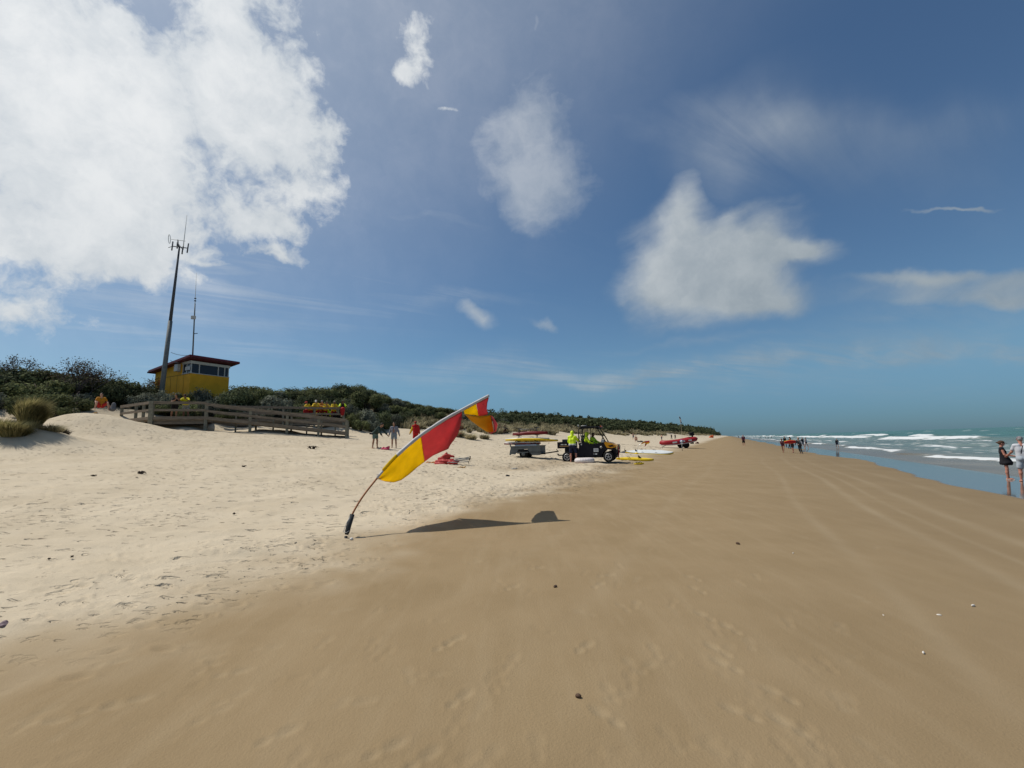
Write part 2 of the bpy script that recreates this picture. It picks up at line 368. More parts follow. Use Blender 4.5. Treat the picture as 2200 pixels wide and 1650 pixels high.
for k in range(150):                                    # faint prints over the damp sand
    px = prs.uniform(40, 1900); py = prs.uniform(1010, 1640)
    g = ground(px, py)
    if sc_of(g.x, g.y)[1] > -4: step_pair(g.x, g.y, prs.normal(1.2, .7), prs.uniform(.002, .006), prs.uniform(.0, .35))
    else: dent(g.x, g.y, .05, .1, prs.uniform(-.3, .6), .02, .4)
# tyre streaks running along the beach
tracks = np.zeros_like(GZ)
for c0, wd, a_ in [(2.6, .13, .8), (3.9, .16, .7), (1.2, .12, .5), (5.3, .2, .5), (3.2, .08, .5), (-1.6, .12, .3), (-2.9, .13, .3)]:
    tracks += a_*np.exp(-((Gc-c0-.12*np.sin(Gs*.35)-.02*Gs)/wd)**2)*sstep(2.5, 5, Gs)*sstep(60, 15, Gs)*(.45+.9*np.clip(vnoise(Gs*.7, Gc*3)+.35, 0, 1))
TK = np.clip(tracks, 0, 1)
GZ -= tracks*.003
wet_edge = 8.1+fbm(Gs/9+4, Gs*0+2, 2)*1.5+fbm(Gs/2+4, Gs*0, 2)*.3-.85*sstep(34, 20, Gs)
film = sstep(-.02, .22, Gc-wet_edge)                    # sheet of water left by the last wave
damp = sstep(-3.5, 7.5, Gc)
veg = sstep(-28.5, -32, Gc2+fbm(GX/4, GY/4, 3)*2.2)*(1-np.exp(-(((GX+25.3)/4.6)**2+((GY-26.6)/3.0)**2)*1.0))
veg = veg*sstep(-29, -33, Gc2+1.5)
GZ = np.where(film > .5, terrain(GX, GY), GZ)
V = np.stack([GX, GY, GZ], -1).reshape(-1, 3)
idx = np.arange(NR*NA).reshape(NR, NA)
i00 = idx[:-1, :]; i10 = idx[1:, :]; i01 = np.roll(idx, -1, 1)[:-1, :]; i11 = np.roll(idx, -1, 1)[1:, :]
F = np.stack([i00, i01, i11, i10], -1).reshape(-1, 4)[:, ::-1]
V = np.vstack([V, [[0, 0, float(GZ[0].mean())]]])
me = np_mesh('sand_beach', V, F, True)
bm_ = None
def fattr(me, name, arr, pad=0):
    a = me.attributes.new(name, 'FLOAT', 'POINT'); v = np.concatenate([np.asarray(arr, np.float32).ravel(), np.zeros(pad, np.float32)]); a.data.foreach_set('value', v)
for nm, ar in (('dry', dry), ('film', film), ('damp', damp), ('veg', veg), ('scuff', CT), ('churn', np.clip(chz+chz2*.8, 0, 1)), ('tramp', np.clip(TR, 0, 1)), ('streak', TK)): fattr(me, nm, ar, 1)

def sand_material():
    m = bpy.data.materials.new('beach_sand'); m.use_nodes = True; t = m.node_tree; b = t.nodes['Principled BSDF']; Nn = t.nodes; Ll = t.links
    def A(n): x = Nn.new('ShaderNodeAttribute'); x.attribute_name = n; return x.outputs['Fac']
    def mx(f, a, c, bt='MIX'):
        n = Nn.new('ShaderNodeMix'); n.data_type = 'RGBA'; n.blend_type = bt
        for sck, v in ((n.inputs[0], f), (n.inputs[6], a), (n.inputs[7], c)):
            if isinstance(v, bpy.types.NodeSocket): Ll.new(v, sck)
            else: sck.default_value = v
        return n.outputs[2]
    geo = Nn.new('ShaderNodeNewGeometry'); P = geo.outputs['Position']
    def ns(sc, det=5, ro=.55, mp=None):
        n = Nn.new('ShaderNodeTexNoise'); n.inputs['Scale'].default_value = sc; n.inputs['Detail'].default_value = det; n.inputs['Roughness'].default_value = ro
        s_ = P
        if mp:
            k = Nn.new('ShaderNodeMapping'); k.inputs[2].default_value = (0, 0, mp[0]); k.inputs[3].default_value = mp[1]; Ll.new(P, k.inputs[0]); s_ = k.outputs[0]
        Ll.new(s_, n.inputs['Vector']); return n.outputs[0]
    def rmp(v, a, c, lo=0., hi=1.):
        n = Nn.new('ShaderNodeMapRange'); Ll.new(v, n.inputs[0]); n.inputs[1].default_value = a; n.inputs[2].default_value = c; n.inputs[3].default_value = lo; n.inputs[4].default_value = hi; return n.outputs[0]
    def mul(a, c):
        n = Nn.new('ShaderNodeMath'); n.operation = 'MULTIPLY'
        for sck, v in ((n.inputs[0], a), (n.inputs[1], c)):
            if isinstance(v, bpy.types.NodeSocket): Ll.new(v, sck)
            else: sck.default_value = v
        return n.outputs[0]
    dryc = mx(rmp(ns(.7, 6), .35, .65), (.475, .398, .285, 1), (.53, .45, .33, 1))
    dryc = mx(mul(rmp(ns(55, 2), .62, .75), .35), dryc, (.25, .20, .13, 1))
    dampc = mx(rmp(ns(.9, 6, .6), .35, .68), (.255, .183, .099, 1), (.295, .215, .121, 1))
    dampc = mx(mul(rmp(ns(2.2, 5, .6, (R(25.8), (2.2, .35, 1))), .48, .75), .5), dampc, (.325, .245, .145, 1))
    dampc = mx(A('damp'), dampc, mx(rmp(ns(.35, 4), .3, .7), (.200, .145, .082, 1), (.230, .170, .098, 1)))
    dampc = mx(mul(A('scuff'), .27), dampc, (.40, .335, .225, 1))
    dampc = mx(mul(A('streak'), .38), dampc, (.36, .29, .19, 1))
    c = mx(A('dry'), dampc, dryc)
    c = mx(mul(A('churn'), .6), c, (.23, .165, .095, 1))
    c = mx(A('film'), c, (.125, .105, .082, 1))
    litter = mx(rmp(ns(3.0, 5), .4, .62), (.055, .047, .032, 1), (.15, .125, .085, 1))
    c = mx(A('veg'), c, litter)
    g = rmp(ns(420, 2, .7), .2, .8, .90, 1.10)
    hsv = Nn.new('ShaderNodeHueSaturation'); Ll.new(c, hsv.inputs['Color']); Ll.new(g, hsv.inputs['Value'])
    Ll.new(hsv.outputs[0], b.inputs['Base Color'])
    ro = Nn.new('ShaderNodeMapRange'); Ll.new(A('film'), ro.inputs[0]); ro.inputs[3].default_value = .92; ro.inputs[4].default_value = .07; Ll.new(ro.outputs[0], b.inputs['Roughness'])
    sp = Nn.new('ShaderNodeMapRange'); Ll.new(A('film'), sp.inputs[0]); sp.inputs[3].default_value = .12; sp.inputs[4].default_value = .42; Ll.new(sp.outputs[0], b.inputs['Specular IOR Level'])
    b.inputs['IOR'].default_value = 1.4
    hmix = mx(A('dry'), rmp(ns(60, 5, .65), 0, 1, 0, .5), rmp(ns(26, 6, .65), 0, 1, 0, 1.0))
    inv = Nn.new('ShaderNodeMath'); inv.operation = 'SUBTRACT'; inv.inputs[0].default_value = 1; Ll.new(A('film'), inv.inputs[1])
    def pits(scale, st, rad, lo, seed):
        k = Nn.new('ShaderNodeMapping'); k.inputs[1].default_value = (seed, seed*.7, 0); k.inputs[2].default_value = (0, 0, R(-12)); k.inputs[3].default_value = st; Ll.new(P, k.inputs[0])
        wn = Nn.new('ShaderNodeTexNoise'); wn.inputs['Scale'].default_value = 9; wn.inputs['Detail'].default_value = 3; Ll.new(P, wn.inputs['Vector'])
        wa = Nn.new('ShaderNodeMix'); wa.data_type = 'RGBA'; wa.blend_type = 'LINEAR_LIGHT'; wa.inputs[0].default_value = .09; Ll.new(k.outputs[0], wa.inputs[6]); Ll.new(wn.outputs[1], wa.inputs[7])
        v = Nn.new('ShaderNodeTexVoronoi'); v.voronoi_dimensions = '2D'; v.inputs['Scale'].default_value = scale; Ll.new(wa.outputs[2], v.inputs['Vector'])
        sz = Nn.new('ShaderNodeSeparateColor'); Ll.new(v.outputs['Color'], sz.inputs[0])
        on = rmp(sz.outputs[0], lo, lo+.25); r_ = Nn.new('ShaderNodeMapRange'); r_.interpolation_type = 'SMOOTHSTEP'; Ll.new(v.outputs['Distance'], r_.inputs[0]); r_.inputs[1].default_value = rad; r_.inputs[2].default_value = rad*.25
        return mul(r_.outputs[0], on)
    pit = mul(pits(2.1, (.62, 1.5, 1), .20, .35, 3.1), rmp(ns(.30, 3), .40, .58)); pit2 = mul(pits(5.2, (.6, 1.6, 1), .22, .45, 7.7), rmp(ns(.45, 3), .44, .60)); 
    pit3 = mul(pits(2.6, (.75, 1.5, 1), .27, .35, 12.3), A('tramp')); pit4 = mul(pits(6.0, (.7, 1.5, 1), .25, .45, 5.3), A('tramp')); mp3 = Nn.new('ShaderNodeMath'); mp3.operation = 'MULTIPLY_ADD'; Ll.new(pit4, mp3.inputs[0]); mp3.inputs[1].default_value = .5; Ll.new(pit3, mp3.inputs[2])
    mxp = Nn.new('ShaderNodeMath'); mxp.operation = 'MAXIMUM'; Ll.new(pit, mxp.inputs[0]); Ll.new(mul(pit2, .6), mxp.inputs[1])
    bpp = Nn.new('ShaderNodeBump'); bpp.invert = True; bpp.inputs['Distance'].default_value = .075; ad3 = Nn.new('ShaderNodeMath'); Ll.new(mul(mxp.outputs[0], A('dry')), ad3.inputs[0]); Ll.new(mul(mp3.outputs[0], .95), ad3.inputs[1]); bpp.inputs['Strength'].default_value = 1.0; Ll.new(ad3.outputs[0], bpp.inputs['Height'])
    bp = Nn.new('ShaderNodeBump'); Ll.new(bpp.outputs[0], bp.inputs['Normal']); bp.inputs['Distance'].default_value = .022; Ll.new(mul(inv.outputs[0], .55), bp.inputs['Strength']); Ll.new(hmix, bp.inputs['Height']); Ll.new(bp.outputs[0], b.inputs['Normal'])
    return m
M_sand = sand_material()
sand = link_mesh('sand_beach', me, M_sand); tag(sand, 'pale dry sand above smooth damp sand sloping to the water', 'beach', kind='structure')
# the patch of sand right under the viewer
cb = MB(); ring = [(float(GX[0, j]), float(GY[0, j]), float(GZ[0, j])) for j in range(0, NA, 8)]
cb._add(ring, [list(range(len(ring)))]); o = cb.build('sand_beach', M_sand); tag(o, 'small patch of damp sand under the viewer', 'beach', kind='structure')

# ------------------------------------------------------------------ sea
sv = np.concatenate([np.arange(-60, 130, .45), 130*(7000/130)**np.linspace(0, 1, 280)[1:]])
cv = np.concatenate([np.arange(9.5, 75, .28), 75*(7000/75)**np.linspace(0, 1, 170)[1:]])
Sg, Cg = np.meshgrid(sv, cv, indexing='ij')
wob = fbm(Sg/26+1, Sg*0+.5, 3)*7; wob2 = fbm(Sg/7+3, Sg*0+7.5, 3)
c1 = 45+wob; c3 = 63-wob*1.2+4*np.sin(Sg*.03); cin = 16.4+wob2*2.6+.6*np.sin(Sg*.09)
fade = sstep(1500, 200, Sg)
m1 = sstep(-.42, -.08, fbm(Sg/38+8, Sg*0+2.2, 2)); m3 = sstep(-.1, .22, fbm(Sg/30+5, Sg*0+4.2, 2))
SZ = np.full_like(Sg, -.63)+np.minimum(0, 0)
def crest(c0, h, fr, bk): return h*np.exp(-np.where(Cg < c0, ((Cg-c0)/fr)**2, ((Cg-c0)/bk)**2))
deep = sstep(14, 40, Cg)
SZ = SZ+crest(c1, .62, 1.6, 5.0)*(.35+.65*m1)+crest(c3, .75, 2.2, 6)*m3+crest(cin, .15, .4, 2.0)*(.5+.5*sstep(-.25, .1, fbm(Sg/13, Sg*0+9, 2)))
SZ = SZ+crest(28+wob*.5, .22, 2, 4)
SZ = SZ+deep*(.10*fbm(Sg/2.2, Cg/1.1, 3)+.22*fbm(Sg/16, Cg/5+7, 2))*sstep(500, 60, Cg)
SZ = SZ+sstep(66, 90, Cg)*sstep(900, 120, Cg)*.32*np.sin(Cg/4.6+fbm(Sg/40, Cg/30, 2)*5)
SZ = SZ-.03*(1-sstep(11.0, 13.5, Cg))
hf = fbm(Sg/1.3, Cg/.5+5, 4); hf2 = fbm(Sg/4, Cg/1.2, 4)
f1 = sstep(c1-5.5, c1-2.0, Cg+hf2*5)*sstep(c1+1.0, c1+.0, Cg+hf*1.4)*(.12+.95*m1)*(.62+1.2*np.clip(hf+.25, 0, .4))
f1b = sstep(c1-15, c1-5, Cg)*sstep(c1-2, c1-6, Cg)*sstep(.02, .32, hf2+hf*.3)*.8
f3 = sstep(c3-3.8, c3-2, Cg+hf*1.5)*sstep(c3+1.0, c3, Cg+hf*.6)*m3
fi = sstep(cin-.8, cin-.35, Cg+hf*.7)*sstep(cin+1.3, cin+.1, Cg+hf*1.3)*(.65+1.1*np.clip(hf+.2, 0, .4))*sstep(-.30, .02, fbm(Sg/11+2, Sg*0+1.1, 3))
fi2 = sstep(21, 24, Cg+wob2*3)*sstep(27, 24.5, Cg+wob2*3)*sstep(.08, .3, hf2)*.9
lace = sstep(.16, .36, fbm(Sg/1.8+40, Cg/.6, 4))*sstep(16, 19, Cg)*sstep(44, 30, Cg)*.55
caps = sstep(.55, .68, fbm(Sg/9+11, Cg/2.5, 3)+.12)*sstep(60, 75, Cg)*sstep(600, 200, Cg)
swl = np.exp(-((Cg-12.5-wob2*1.2)/.10)**2)*.35*sstep(-.2, .1, hf)
foam = np.clip(np.maximum.reduce([f1, f1b, f3, fi, fi2, lace, caps, swl]), 0, 1)
X = Sg*SN+Cg*CS; Y = Sg*CS-Cg*SN
SZ = SZ+foam*.05*np.abs(hf)
n0, n1 = Sg.shape; idx = np.arange(n0*n1).reshape(n0, n1)
F = np.stack([idx[:-1, :-1], idx[1:, :-1], idx[1:, 1:], idx[:-1, 1:]], -1).reshape(-1, 4)[:, ::-1]
sme = np_mesh('sea', np.stack([X, Y, SZ], -1).reshape(-1, 3), F, True)
fattr(sme, 'foam', foam); fattr(sme, 'deep', sstep(34, 70, Cg)); fattr(sme, 'shallow', sstep(23, 12.5, Cg))
def sea_material():
    m = bpy.data.materials.new('sea_water'); m.use_nodes = True; t = m.node_tree; b = t.nodes['Principled BSDF']; Nn = t.nodes; Ll = t.links
    def A(n): x = Nn.new('ShaderNodeAttribute'); x.attribute_name = n; return x.outputs['Fac']
    def mx(f, a, c):
        n = Nn.new('ShaderNodeMix'); n.data_type = 'RGBA'
        for sck, v in ((n.inputs[0], f), (n.inputs[6], a), (n.inputs[7], c)):
            if isinstance(v, bpy.types.NodeSocket): Ll.new(v, sck)
            else: sck.default_value = v
        return n.outputs[2]
    geo = Nn.new('ShaderNodeNewGeometry')
    k = Nn.new('ShaderNodeMapping'); k.inputs[2].default_value = (0, 0, R(25.8)); k.inputs[3].default_value = (1.0, .3, 1); Ll.new(geo.outputs['Position'], k.inputs[0])
    def ns(sc, det=5):
        n = Nn.new('ShaderNodeTexNoise'); n.inputs['Scale'].default_value = sc; n.inputs['Detail'].default_value = det; Ll.new(k.outputs[0], n.inputs['Vector']); return n.outputs[0]
    c = mx(A('deep'), (.120, .150, .112, 1), (.038, .112, .076, 1))
    c = mx(A('shallow'), c, (.150, .128, .092, 1))
    v = Nn.new('ShaderNodeMapRange'); Ll.new(ns(.25, 6), v.inputs[0]); v.inputs[1].default_value = .3; v.inputs[2].default_value = .7; v.inputs[3].default_value = .7; v.inputs[4].default_value = 1.25
    h = Nn.new('ShaderNodeHueSaturation'); Ll.new(c, h.inputs['Color']); Ll.new(v.outputs[0], h.inputs['Value'])
    fm = Nn.new('ShaderNodeMapRange'); fm.interpolation_type = 'SMOOTHSTEP'; fm.inputs[1].default_value = .25; fm.inputs[2].default_value = .7
    ad = Nn.new('ShaderNodeMath'); ad.operation = 'MULTIPLY_ADD'; Ll.new(ns(1.6, 6), ad.inputs[0]); ad.inputs[1].default_value = .9; sb = Nn.new('ShaderNodeMath'); sb.operation = 'SUBTRACT'; Ll.new(A('foam'), sb.inputs[0]); sb.inputs[1].default_value = .50; Ll.new(sb.outputs[0], ad.inputs[2])
    Ll.new(ad.outputs[0], fm.inputs[0])
    Ll.new(mx(fm.outputs[0], h.outputs[0], (.58, .60, .60, 1)), b.inputs['Base Color'])
    rr_ = Nn.new('ShaderNodeMapRange'); Ll.new(fm.outputs[0], rr_.inputs[0]); rr_.inputs[3].default_value = .25; rr_.inputs[4].default_value = .9; Ll.new(rr_.outputs[0], b.inputs['Roughness'])
    b.inputs['IOR'].default_value = 1.33; b.inputs['Specular IOR Level'].default_value = .2
    bp = Nn.new('ShaderNodeBump'); bp.inputs['Strength'].default_value = .8; bp.inputs['Distance'].default_value = .10; Ll.new(ns(2.2, 6), bp.inputs['Height']); Ll.new(bp.outputs[0], b.inputs['Normal'])
    return m
sea = link_mesh('sea', sme, sea_material()); tag(sea, 'green sea with white breakers rolling onto the beach', 'sea', kind='structure')
# ------------------------------------------------------------------ dune scrub
def leaf_material(key, dark, light, trans=.3):
    m = bpy.data.materials.new(key); m.use_nodes = True; t = m.node_tree; b = t.nodes['Principled BSDF']; Nn = t.nodes; Ll = t.links
    g = Nn.new('ShaderNodeNewGeometry'); r = Nn.new('ShaderNodeValToRGB'); Ll.new(g.outputs['Random Per Island'], r.inputs[0])
    r.color_ramp.elements[0].color = (*dark, 1); r.color_ramp.elements[1].color = (*light, 1); r.color_ramp.elements[1].position = .9
    oi = Nn.new('ShaderNodeObjectInfo'); v = Nn.new('ShaderNodeMapRange'); Ll.new(oi.outputs['Random'], v.inputs[0]); v.inputs[3].default_value = .65; v.inputs[4].default_value = 1.35
    n = Nn.new('ShaderNodeTexNoise'); n.inputs['Scale'].default_value = 1.1; n.inputs['Detail'].default_value = 3; Ll.new(g.outputs['Position'], n.inputs['Vector'])
    v2 = Nn.new('ShaderNodeMapRange'); Ll.new(n.outputs[0], v2.inputs[0]); v2.inputs[1].default_value = .3; v2.inputs[2].default_value = .7; v2.inputs[3].default_value = .6; v2.inputs[4].default_value = 1.4
    mm = Nn.new('ShaderNodeMath'); mm.operation = 'MULTIPLY'; Ll.new(v.outputs[0], mm.inputs[0]); Ll.new(v2.outputs[0], mm.inputs[1])
    h = Nn.new('ShaderNodeHueSaturation'); Ll.new(r.outputs[0], h.inputs['Color']); Ll.new(mm.outputs[0], h.inputs['Value']); Ll.new(h.outputs[0], b.inputs['Base Color'])
    b.inputs['Roughness'].default_value = .85; b.inputs['Specular IOR Level'].default_value = .08
    tr = Nn.new('ShaderNodeBsdfTranslucent'); Ll.new(h.outputs[0], tr.inputs[0]); mx = Nn.new('ShaderNodeMixShader'); mx.inputs[0].default_value = trans
    Ll.new(b.outputs[0], mx.inputs[1]); Ll.new(tr.outputs[0], mx.inputs[2]); Ll.new(mx.outputs[0], t.nodes['Material Output'].inputs[0])
    return m
M_dark = leaf_material('scrub_dark_green', (.040, .050, .026), (.112, .130, .064))
M_olive = leaf_material('scrub_olive', (.056, .068, .028), (.165, .178, .078))
M_grey = leaf_material('scrub_grey_green', (.075, .086, .064), (.195, .208, .155))
M_brown = leaf_material('scrub_brown', (.044, .036, .025), (.115, .094, .062))
M_bark = mat('bark', (.085, .068, .052), .9, .3, 20)
def leaf_quads(C, size, rs, up=.3, nrm=None):
    n = len(C); a = rs.normal(size=(n, 3)); a /= np.linalg.norm(a, axis=1)[:, None]
    if nrm is not None: a = nrm+a*.42
    else: a[:, 2] = np.abs(a[:, 2])+up
    a /= np.linalg.norm(a, axis=1)[:, None]
    u = np.cross(a, rs.normal(size=(n, 3))); u /= np.linalg.norm(u, axis=1)[:, None]; v = np.cross(a, u)
    s = size*rs.uniform(.55, 1.3, (n, 1)); w = s*rs.uniform(.45, .8, (n, 1))
    V = np.stack([C-u*s, C+v*w, C+u*s, C-v*w], 1).reshape(-1, 3)
    return V, np.arange(4*n).reshape(n, 4)
def crown_points(rs, n, r=1.0, h=1.0, lobes=13, spiky=.0):
    """clump centres spread through a dome, leaf points around each"""
    L_ = []
    for k in range(lobes):
        a = rs.uniform(0, 2*math.pi); d = math.sqrt(rs.rand())*.72*r; zz = h*(.28+.5*rs.rand()*(1-(d/r)**2*.7))
        L_.append((d*math.cos(a), d*math.sin(a), zz, rs.uniform(.24, .46)*r))
    L_ = np.array(L_); pick = rs.randint(0, lobes, n); D_ = rs.normal(size=(n, 3)); D_ /= np.linalg.norm(D_, axis=1)[:, None]
    rad = L_[pick, 3]*rs.uniform(.55, 1.05, n)
    P = L_[pick, :3]+D_*rad[:, None]*np.array([1, 1, .78*h/r if h < r else .8])
    if spiky:
        k = rs.rand(n) < spiky; P[k] += D_[k]*(rs.rand(k.sum(), 1)**2)*.24*r*np.array([.6, .6, 1.2])
    P[:, 2] = np.maximum(P[:, 2], .02); crown_points.nrm = D_+np.array([0, 0, .25]); return P
def stems_mesh(rs, r, h, n=7):
    b = MB()
    for k in range(n):
        a = rs.uniform(0, 6.28); d = rs.uniform(.25, .7)*r
        p1 = (d*.3*math.cos(a), d*.3*math.sin(a), h*.3); p2 = (d*math.cos(a+.2), d*math.sin(a+.2), h*rs.uniform(.5, .85))
        b.tube([(.04*math.cos(a), .04*math.sin(a), -.5), p1, p2], [.06, .04, .015], 5)
    return b
protos = []
for i in range(7):
    rs = np.random.RandomState(40+i); hh = [1.0, 1.15, .85, 1.25, .95, 1.05, 1.4][i]
    P_ = crown_points(rs, 5200, 1.0, hh, 15+i, [0, .02, 0, .03, 0, .02, .10][i]); V, F = leaf_quads(P_, .048, rs, nrm=crown_points.nrm)
    crown = np_mesh('crown', V, F); crown.materials.append([M_dark, M_olive, M_grey, M_dark, M_grey, M_olive, M_dark][i])
    sb = stems_mesh(rs, 1.0, hh); bmesh.ops.recalc_face_normals(sb.bm, faces=list(sb.bm.faces)); sm = bpy.data.meshes.new('stems'); sb.bm.to_mesh(sm); sb.bm.free(); sm.materials.append(M_bark)
    protos.append((crown, sm, ['dark', 'olive', 'grey', 'dark', 'grey', 'olive', 'dark'][i]))
TONE = {'dark': 'dark green', 'olive': 'olive green', 'grey': 'grey green'}
def shrub(x, y, r, h, kind, where, group, zoff=-.15):
    cm, sm, tn = protos[kind]
    root = empty('coastal_shrub', (x, y, tz(x, y)+zoff), rnd.uniform(0, 6.28), f'{TONE[tn]} coastal shrub {where}', 'shrub', group)
    root.scale = (r, r, h)
    c = link_mesh('crown', cm, None, root); s = link_mesh('stems', sm, None, root)
    return root
# sky-line of the scrub in the photograph: (pixel x, pixel y of the top)
TOPL = np.array([(-250, 775), (0, 770), (60, 785), (120, 782), (180, 790), (250, 800), (300, 812), (340, 832), (420, 850), (480, 848), (500, 822), (540, 815), (600, 826), (650, 834), (690, 822), (720, 816), (760, 820), (800, 838), (850, 856), (900, 869), (950, 872), (1000, 874), (1060, 880), (1100, 882), (1180, 887), (1240, 896), (1300, 898), (1400, 909), (1480, 917), (1540, 924), (1580, 932)], float)
def z_top(px, Y): return at(px, float(np.interp(px, TOPL[:, 0], TOPL[:, 1])), Y).z
prs2 = np.random.RandomState(5); nsh = 0; used = []
TOWER = Vector((-29.2, 40.6)); 
def blocked(x, y, r):
    # keep the hut, the boardwalk and the sand mound clear
    px = 1100+FPX*x/y
    d = Vector((x, y))-Vector((-27.6, 38.0)); a = d.dot(Vector((.435, .9))); b_ = d.dot(Vector((-.9, .435)))
    if -1.0-r < a < 3.4+r*.5 and -.8-r < b_ < 5.6+r: return True
    if 300 < px < 415 and y < 41 and y > 36.4+r: return False
    s, c = sc_of(x, y)
    for (p, q2, wd) in DECKSEG:
        t = max(0, min(1, (Vector((x, y))-p).dot(q2-p)/(q2-p).length_squared)); 
        if (Vector((x, y))-(p+(q2-p)*t)).length < wd+r*.75: return True
    return ((x+25.3)/3.6)**2+((y-27.0)/2.6)**2 < 1.0
DECKSEG = [(Vector((-28.5, 32.1)), Vector((-24.7, 30.2)), 1.7), (Vector((-24.7, 30.2)), Vector((-21.9, 31.6)), 2.3), (Vector((-21.9, 31.6)), Vector((-15.1, 39.4)), 2.2), (Vector((-21.9, 31.6)), Vector((-12.8, 34)), 1.6), (Vector((-15.1, 39.4)), Vector((-12.8, 34)), .6)]
def where_of(px):
    if px < 250: return ('in the thick scrub behind the sand mound', 'shrubs behind the sand mound')
    if px < 520: return ('around the foot of the yellow lookout hut', 'shrubs around the lookout hut')
    if px < 760: return ('on the slope behind the wooden boardwalk', 'shrubs behind the boardwalk')
    if px < 1000: return ('on the rounded dune behind the three children', 'shrubs on the dune behind the children')
    return ('on the long dune behind the grass and the buggy', 'shrubs on the long dune')
cand = []
for k in range(9000):
    s = prs2.uniform(-6, 112); c2 = prs2.uniform(-58, -27.5); g = float(warp(np.array([s]), np.array([-10.]))[0]/-10.0); c = c2/g
    x = s*SN+c*CS; y = s*CS-c*SN
    if y < 16 or abs(x/y) > 1.28: continue
    px = 1100+FPX*x/y
    if px > 820 and c2 > -31.5-1.5*vnoise(np.array([s/6]), np.array([1.5]))[0]: continue
    if px < 330 and c2 > -30: continue
    r = prs2.uniform(.9, 1.9)*(1.0 if c2 > -33 else 1.2)
    if blocked(x, y, r): continue
    if any((x-u)**2+(y-v)**2 < ((r+w)*.56)**2 for u, v, w in used): continue
    zt_ = tz(x, y); h = r*prs2.uniform(.9, 1.35)
    room = z_top(px, y)-zt_                              # how tall a plant may be here to stay under the photographed sky-line
    kind = int(prs2.choice([0, 1, 2, 3, 4, 5])) if px > 300 else int(prs2.choice([0, 2, 4, 0, 2, 1, 3]))
    pe = protos[kind][0]; hh = [1.0, 1.15, .85, 1.25, .95, 1.05, 1.4][kind]
    if room < .7: continue
    h = min(h, room/(hh*.98)); 
    used.append((x, y, r)); cand.append((x, y, r, h, kind, px))
# a last row right on the sky-line so that its height is the photographed one
for px in list(range(-60, 330, 34))+list(range(496, 1000, 26))+list(range(1000, 1180, 22)):
    s_try = None
    for Y in np.linspace(26, 115, 180):
        x = onray(px, Y); s, c = sc_of(x.x, x.y); c2 = float(warp(np.array([s]), np.array([c]))[0])
        if c2 > -37.5 or c2 < -46: continue
        room = z_top(px, Y)-x.z
        if 1.2 < room < 4.6 and not blocked(x.x, x.y, 1.2): s_try = (x, room); break
    if s_try:
        x, room = s_try; room *= prs2.uniform(.88, 1.06); r = max(1.2, room*.75)*prs2.uniform(.9, 1.15); kind = int(prs2.choice([3, 5, 1, 6, 6]))
        hh = [1.0, 1.15, .85, 1.25, .95, 1.05, 1.4][kind]; cand.append((x.x, x.y, r, room/hh*.97, kind, px))
cand = [q_ for q_ in cand if q_[5] > -150]
cand.sort(key=lambda q_: math.hypot(q_[0], q_[1]))
far_extra = cand[285:]; cand = cand[:285]
for (x, y, r, h, kind, px) in cand:
    w_, g_ = where_of(px); shrub(x, y, r, h, kind, w_, g_)
# low bushes right in front of the hut and between boardwalk and hut
for (px, py, Y, r, kind) in [(425, 833, 36.6, 1.15, 4), (350, 838, 35.6, 1.2, 2), (385, 838, 35.2, 1.0, 0), (455, 846, 37.2, 1.25, 2), (487, 850, 38.6, 1.2, 4), (520, 838, 38.5, 1.4, 1), (330, 842, 36.6, 1.2, 0), (300, 846, 35, 1.2, 4), (470, 862, 36.0, 1.1, 0), (410, 858, 34.6, 1.0, 1), (440, 860, 34.9, 1.0, 4), (505, 866, 36.5, 1.0, 2), (545, 860, 38.6, 1.2, 0), (580, 862, 39.6, 1.2, 2), (610, 868, 41, 1.2, 4), (640, 866, 42.5, 1.3, 0), (690, 862, 43.5, 1.4, 1), (720, 850, 44.5, 1.6, 3), (748, 868, 42.8, 1.25, 4), (765, 880, 41.5, 1.0, 1), (785, 878, 42.0, 1.3, 4), (812, 882, 44, 1.4, 0), (835, 886, 46, 1.3, 2), (775, 898, 39.5, .9, 1), (798, 900, 41, .9, 4), (822, 902, 43.5, .8, 1), (858, 888, 48, 1.2, 0)]:
    p = onray(px, Y); top = at(px, py, Y).z; hh = [1.0, 1.15, .85, 1.25, .95, 1.05, 1.4][kind]
    w_, g_ = where_of(px); shrub(p.x, p.y, r, max(.7, (top-p.z+.15)/hh), kind, w_, g_)
# the far scrub reads as one dark mass along the dune
fv = []; ff = []; off = 0; rs = np.random.RandomState(77)
for (x, y, r, h, kind, px) in far_extra:
    P = crown_points(rs, 420, 1, 1.1, 9); P = P*np.array([r, r, h]); V, F = leaf_quads(P, .2, rs, nrm=crown_points.nrm); fv.append(V+np.array([x, y, tz(x, y)-.15])); ff.append(F+off); off += len(V)
for k in range(2600):
    s = 108+(rs.rand()**1.6)*820; c2 = rs.uniform(-60, -28.5); g = float(warp(np.array([s]), np.array([-10.]))[0]/-10.0); c = c2/g
    x = s*SN+c*CS; y = s*CS-c*SN; px = 1100+FPX*x/y
    room = z_top(px, y)-tz(x, y); r = rs.uniform(1.3, 2.6)*(1+s/700)
    h = min(r*rs.uniform(.8, 1.3), room)
    if h < .5: continue
    if rs.rand() < .10 and c2 < -38: h = max(h, room*1.0)+rs.uniform(.3, 1.1)*(s/160); r *= .55
    n_ = int(np.clip(30000/(s**1.15), 30, 150)); P = crown_points(rs, n_, 1, 1, 7)*np.array([r, r, h]); V, F = leaf_quads(P, .16+s/800, rs, nrm=crown_points.nrm)
    fv.append(V+np.array([x, y, tz(x, y)-.2])); ff.append(F+off); off += len(V)
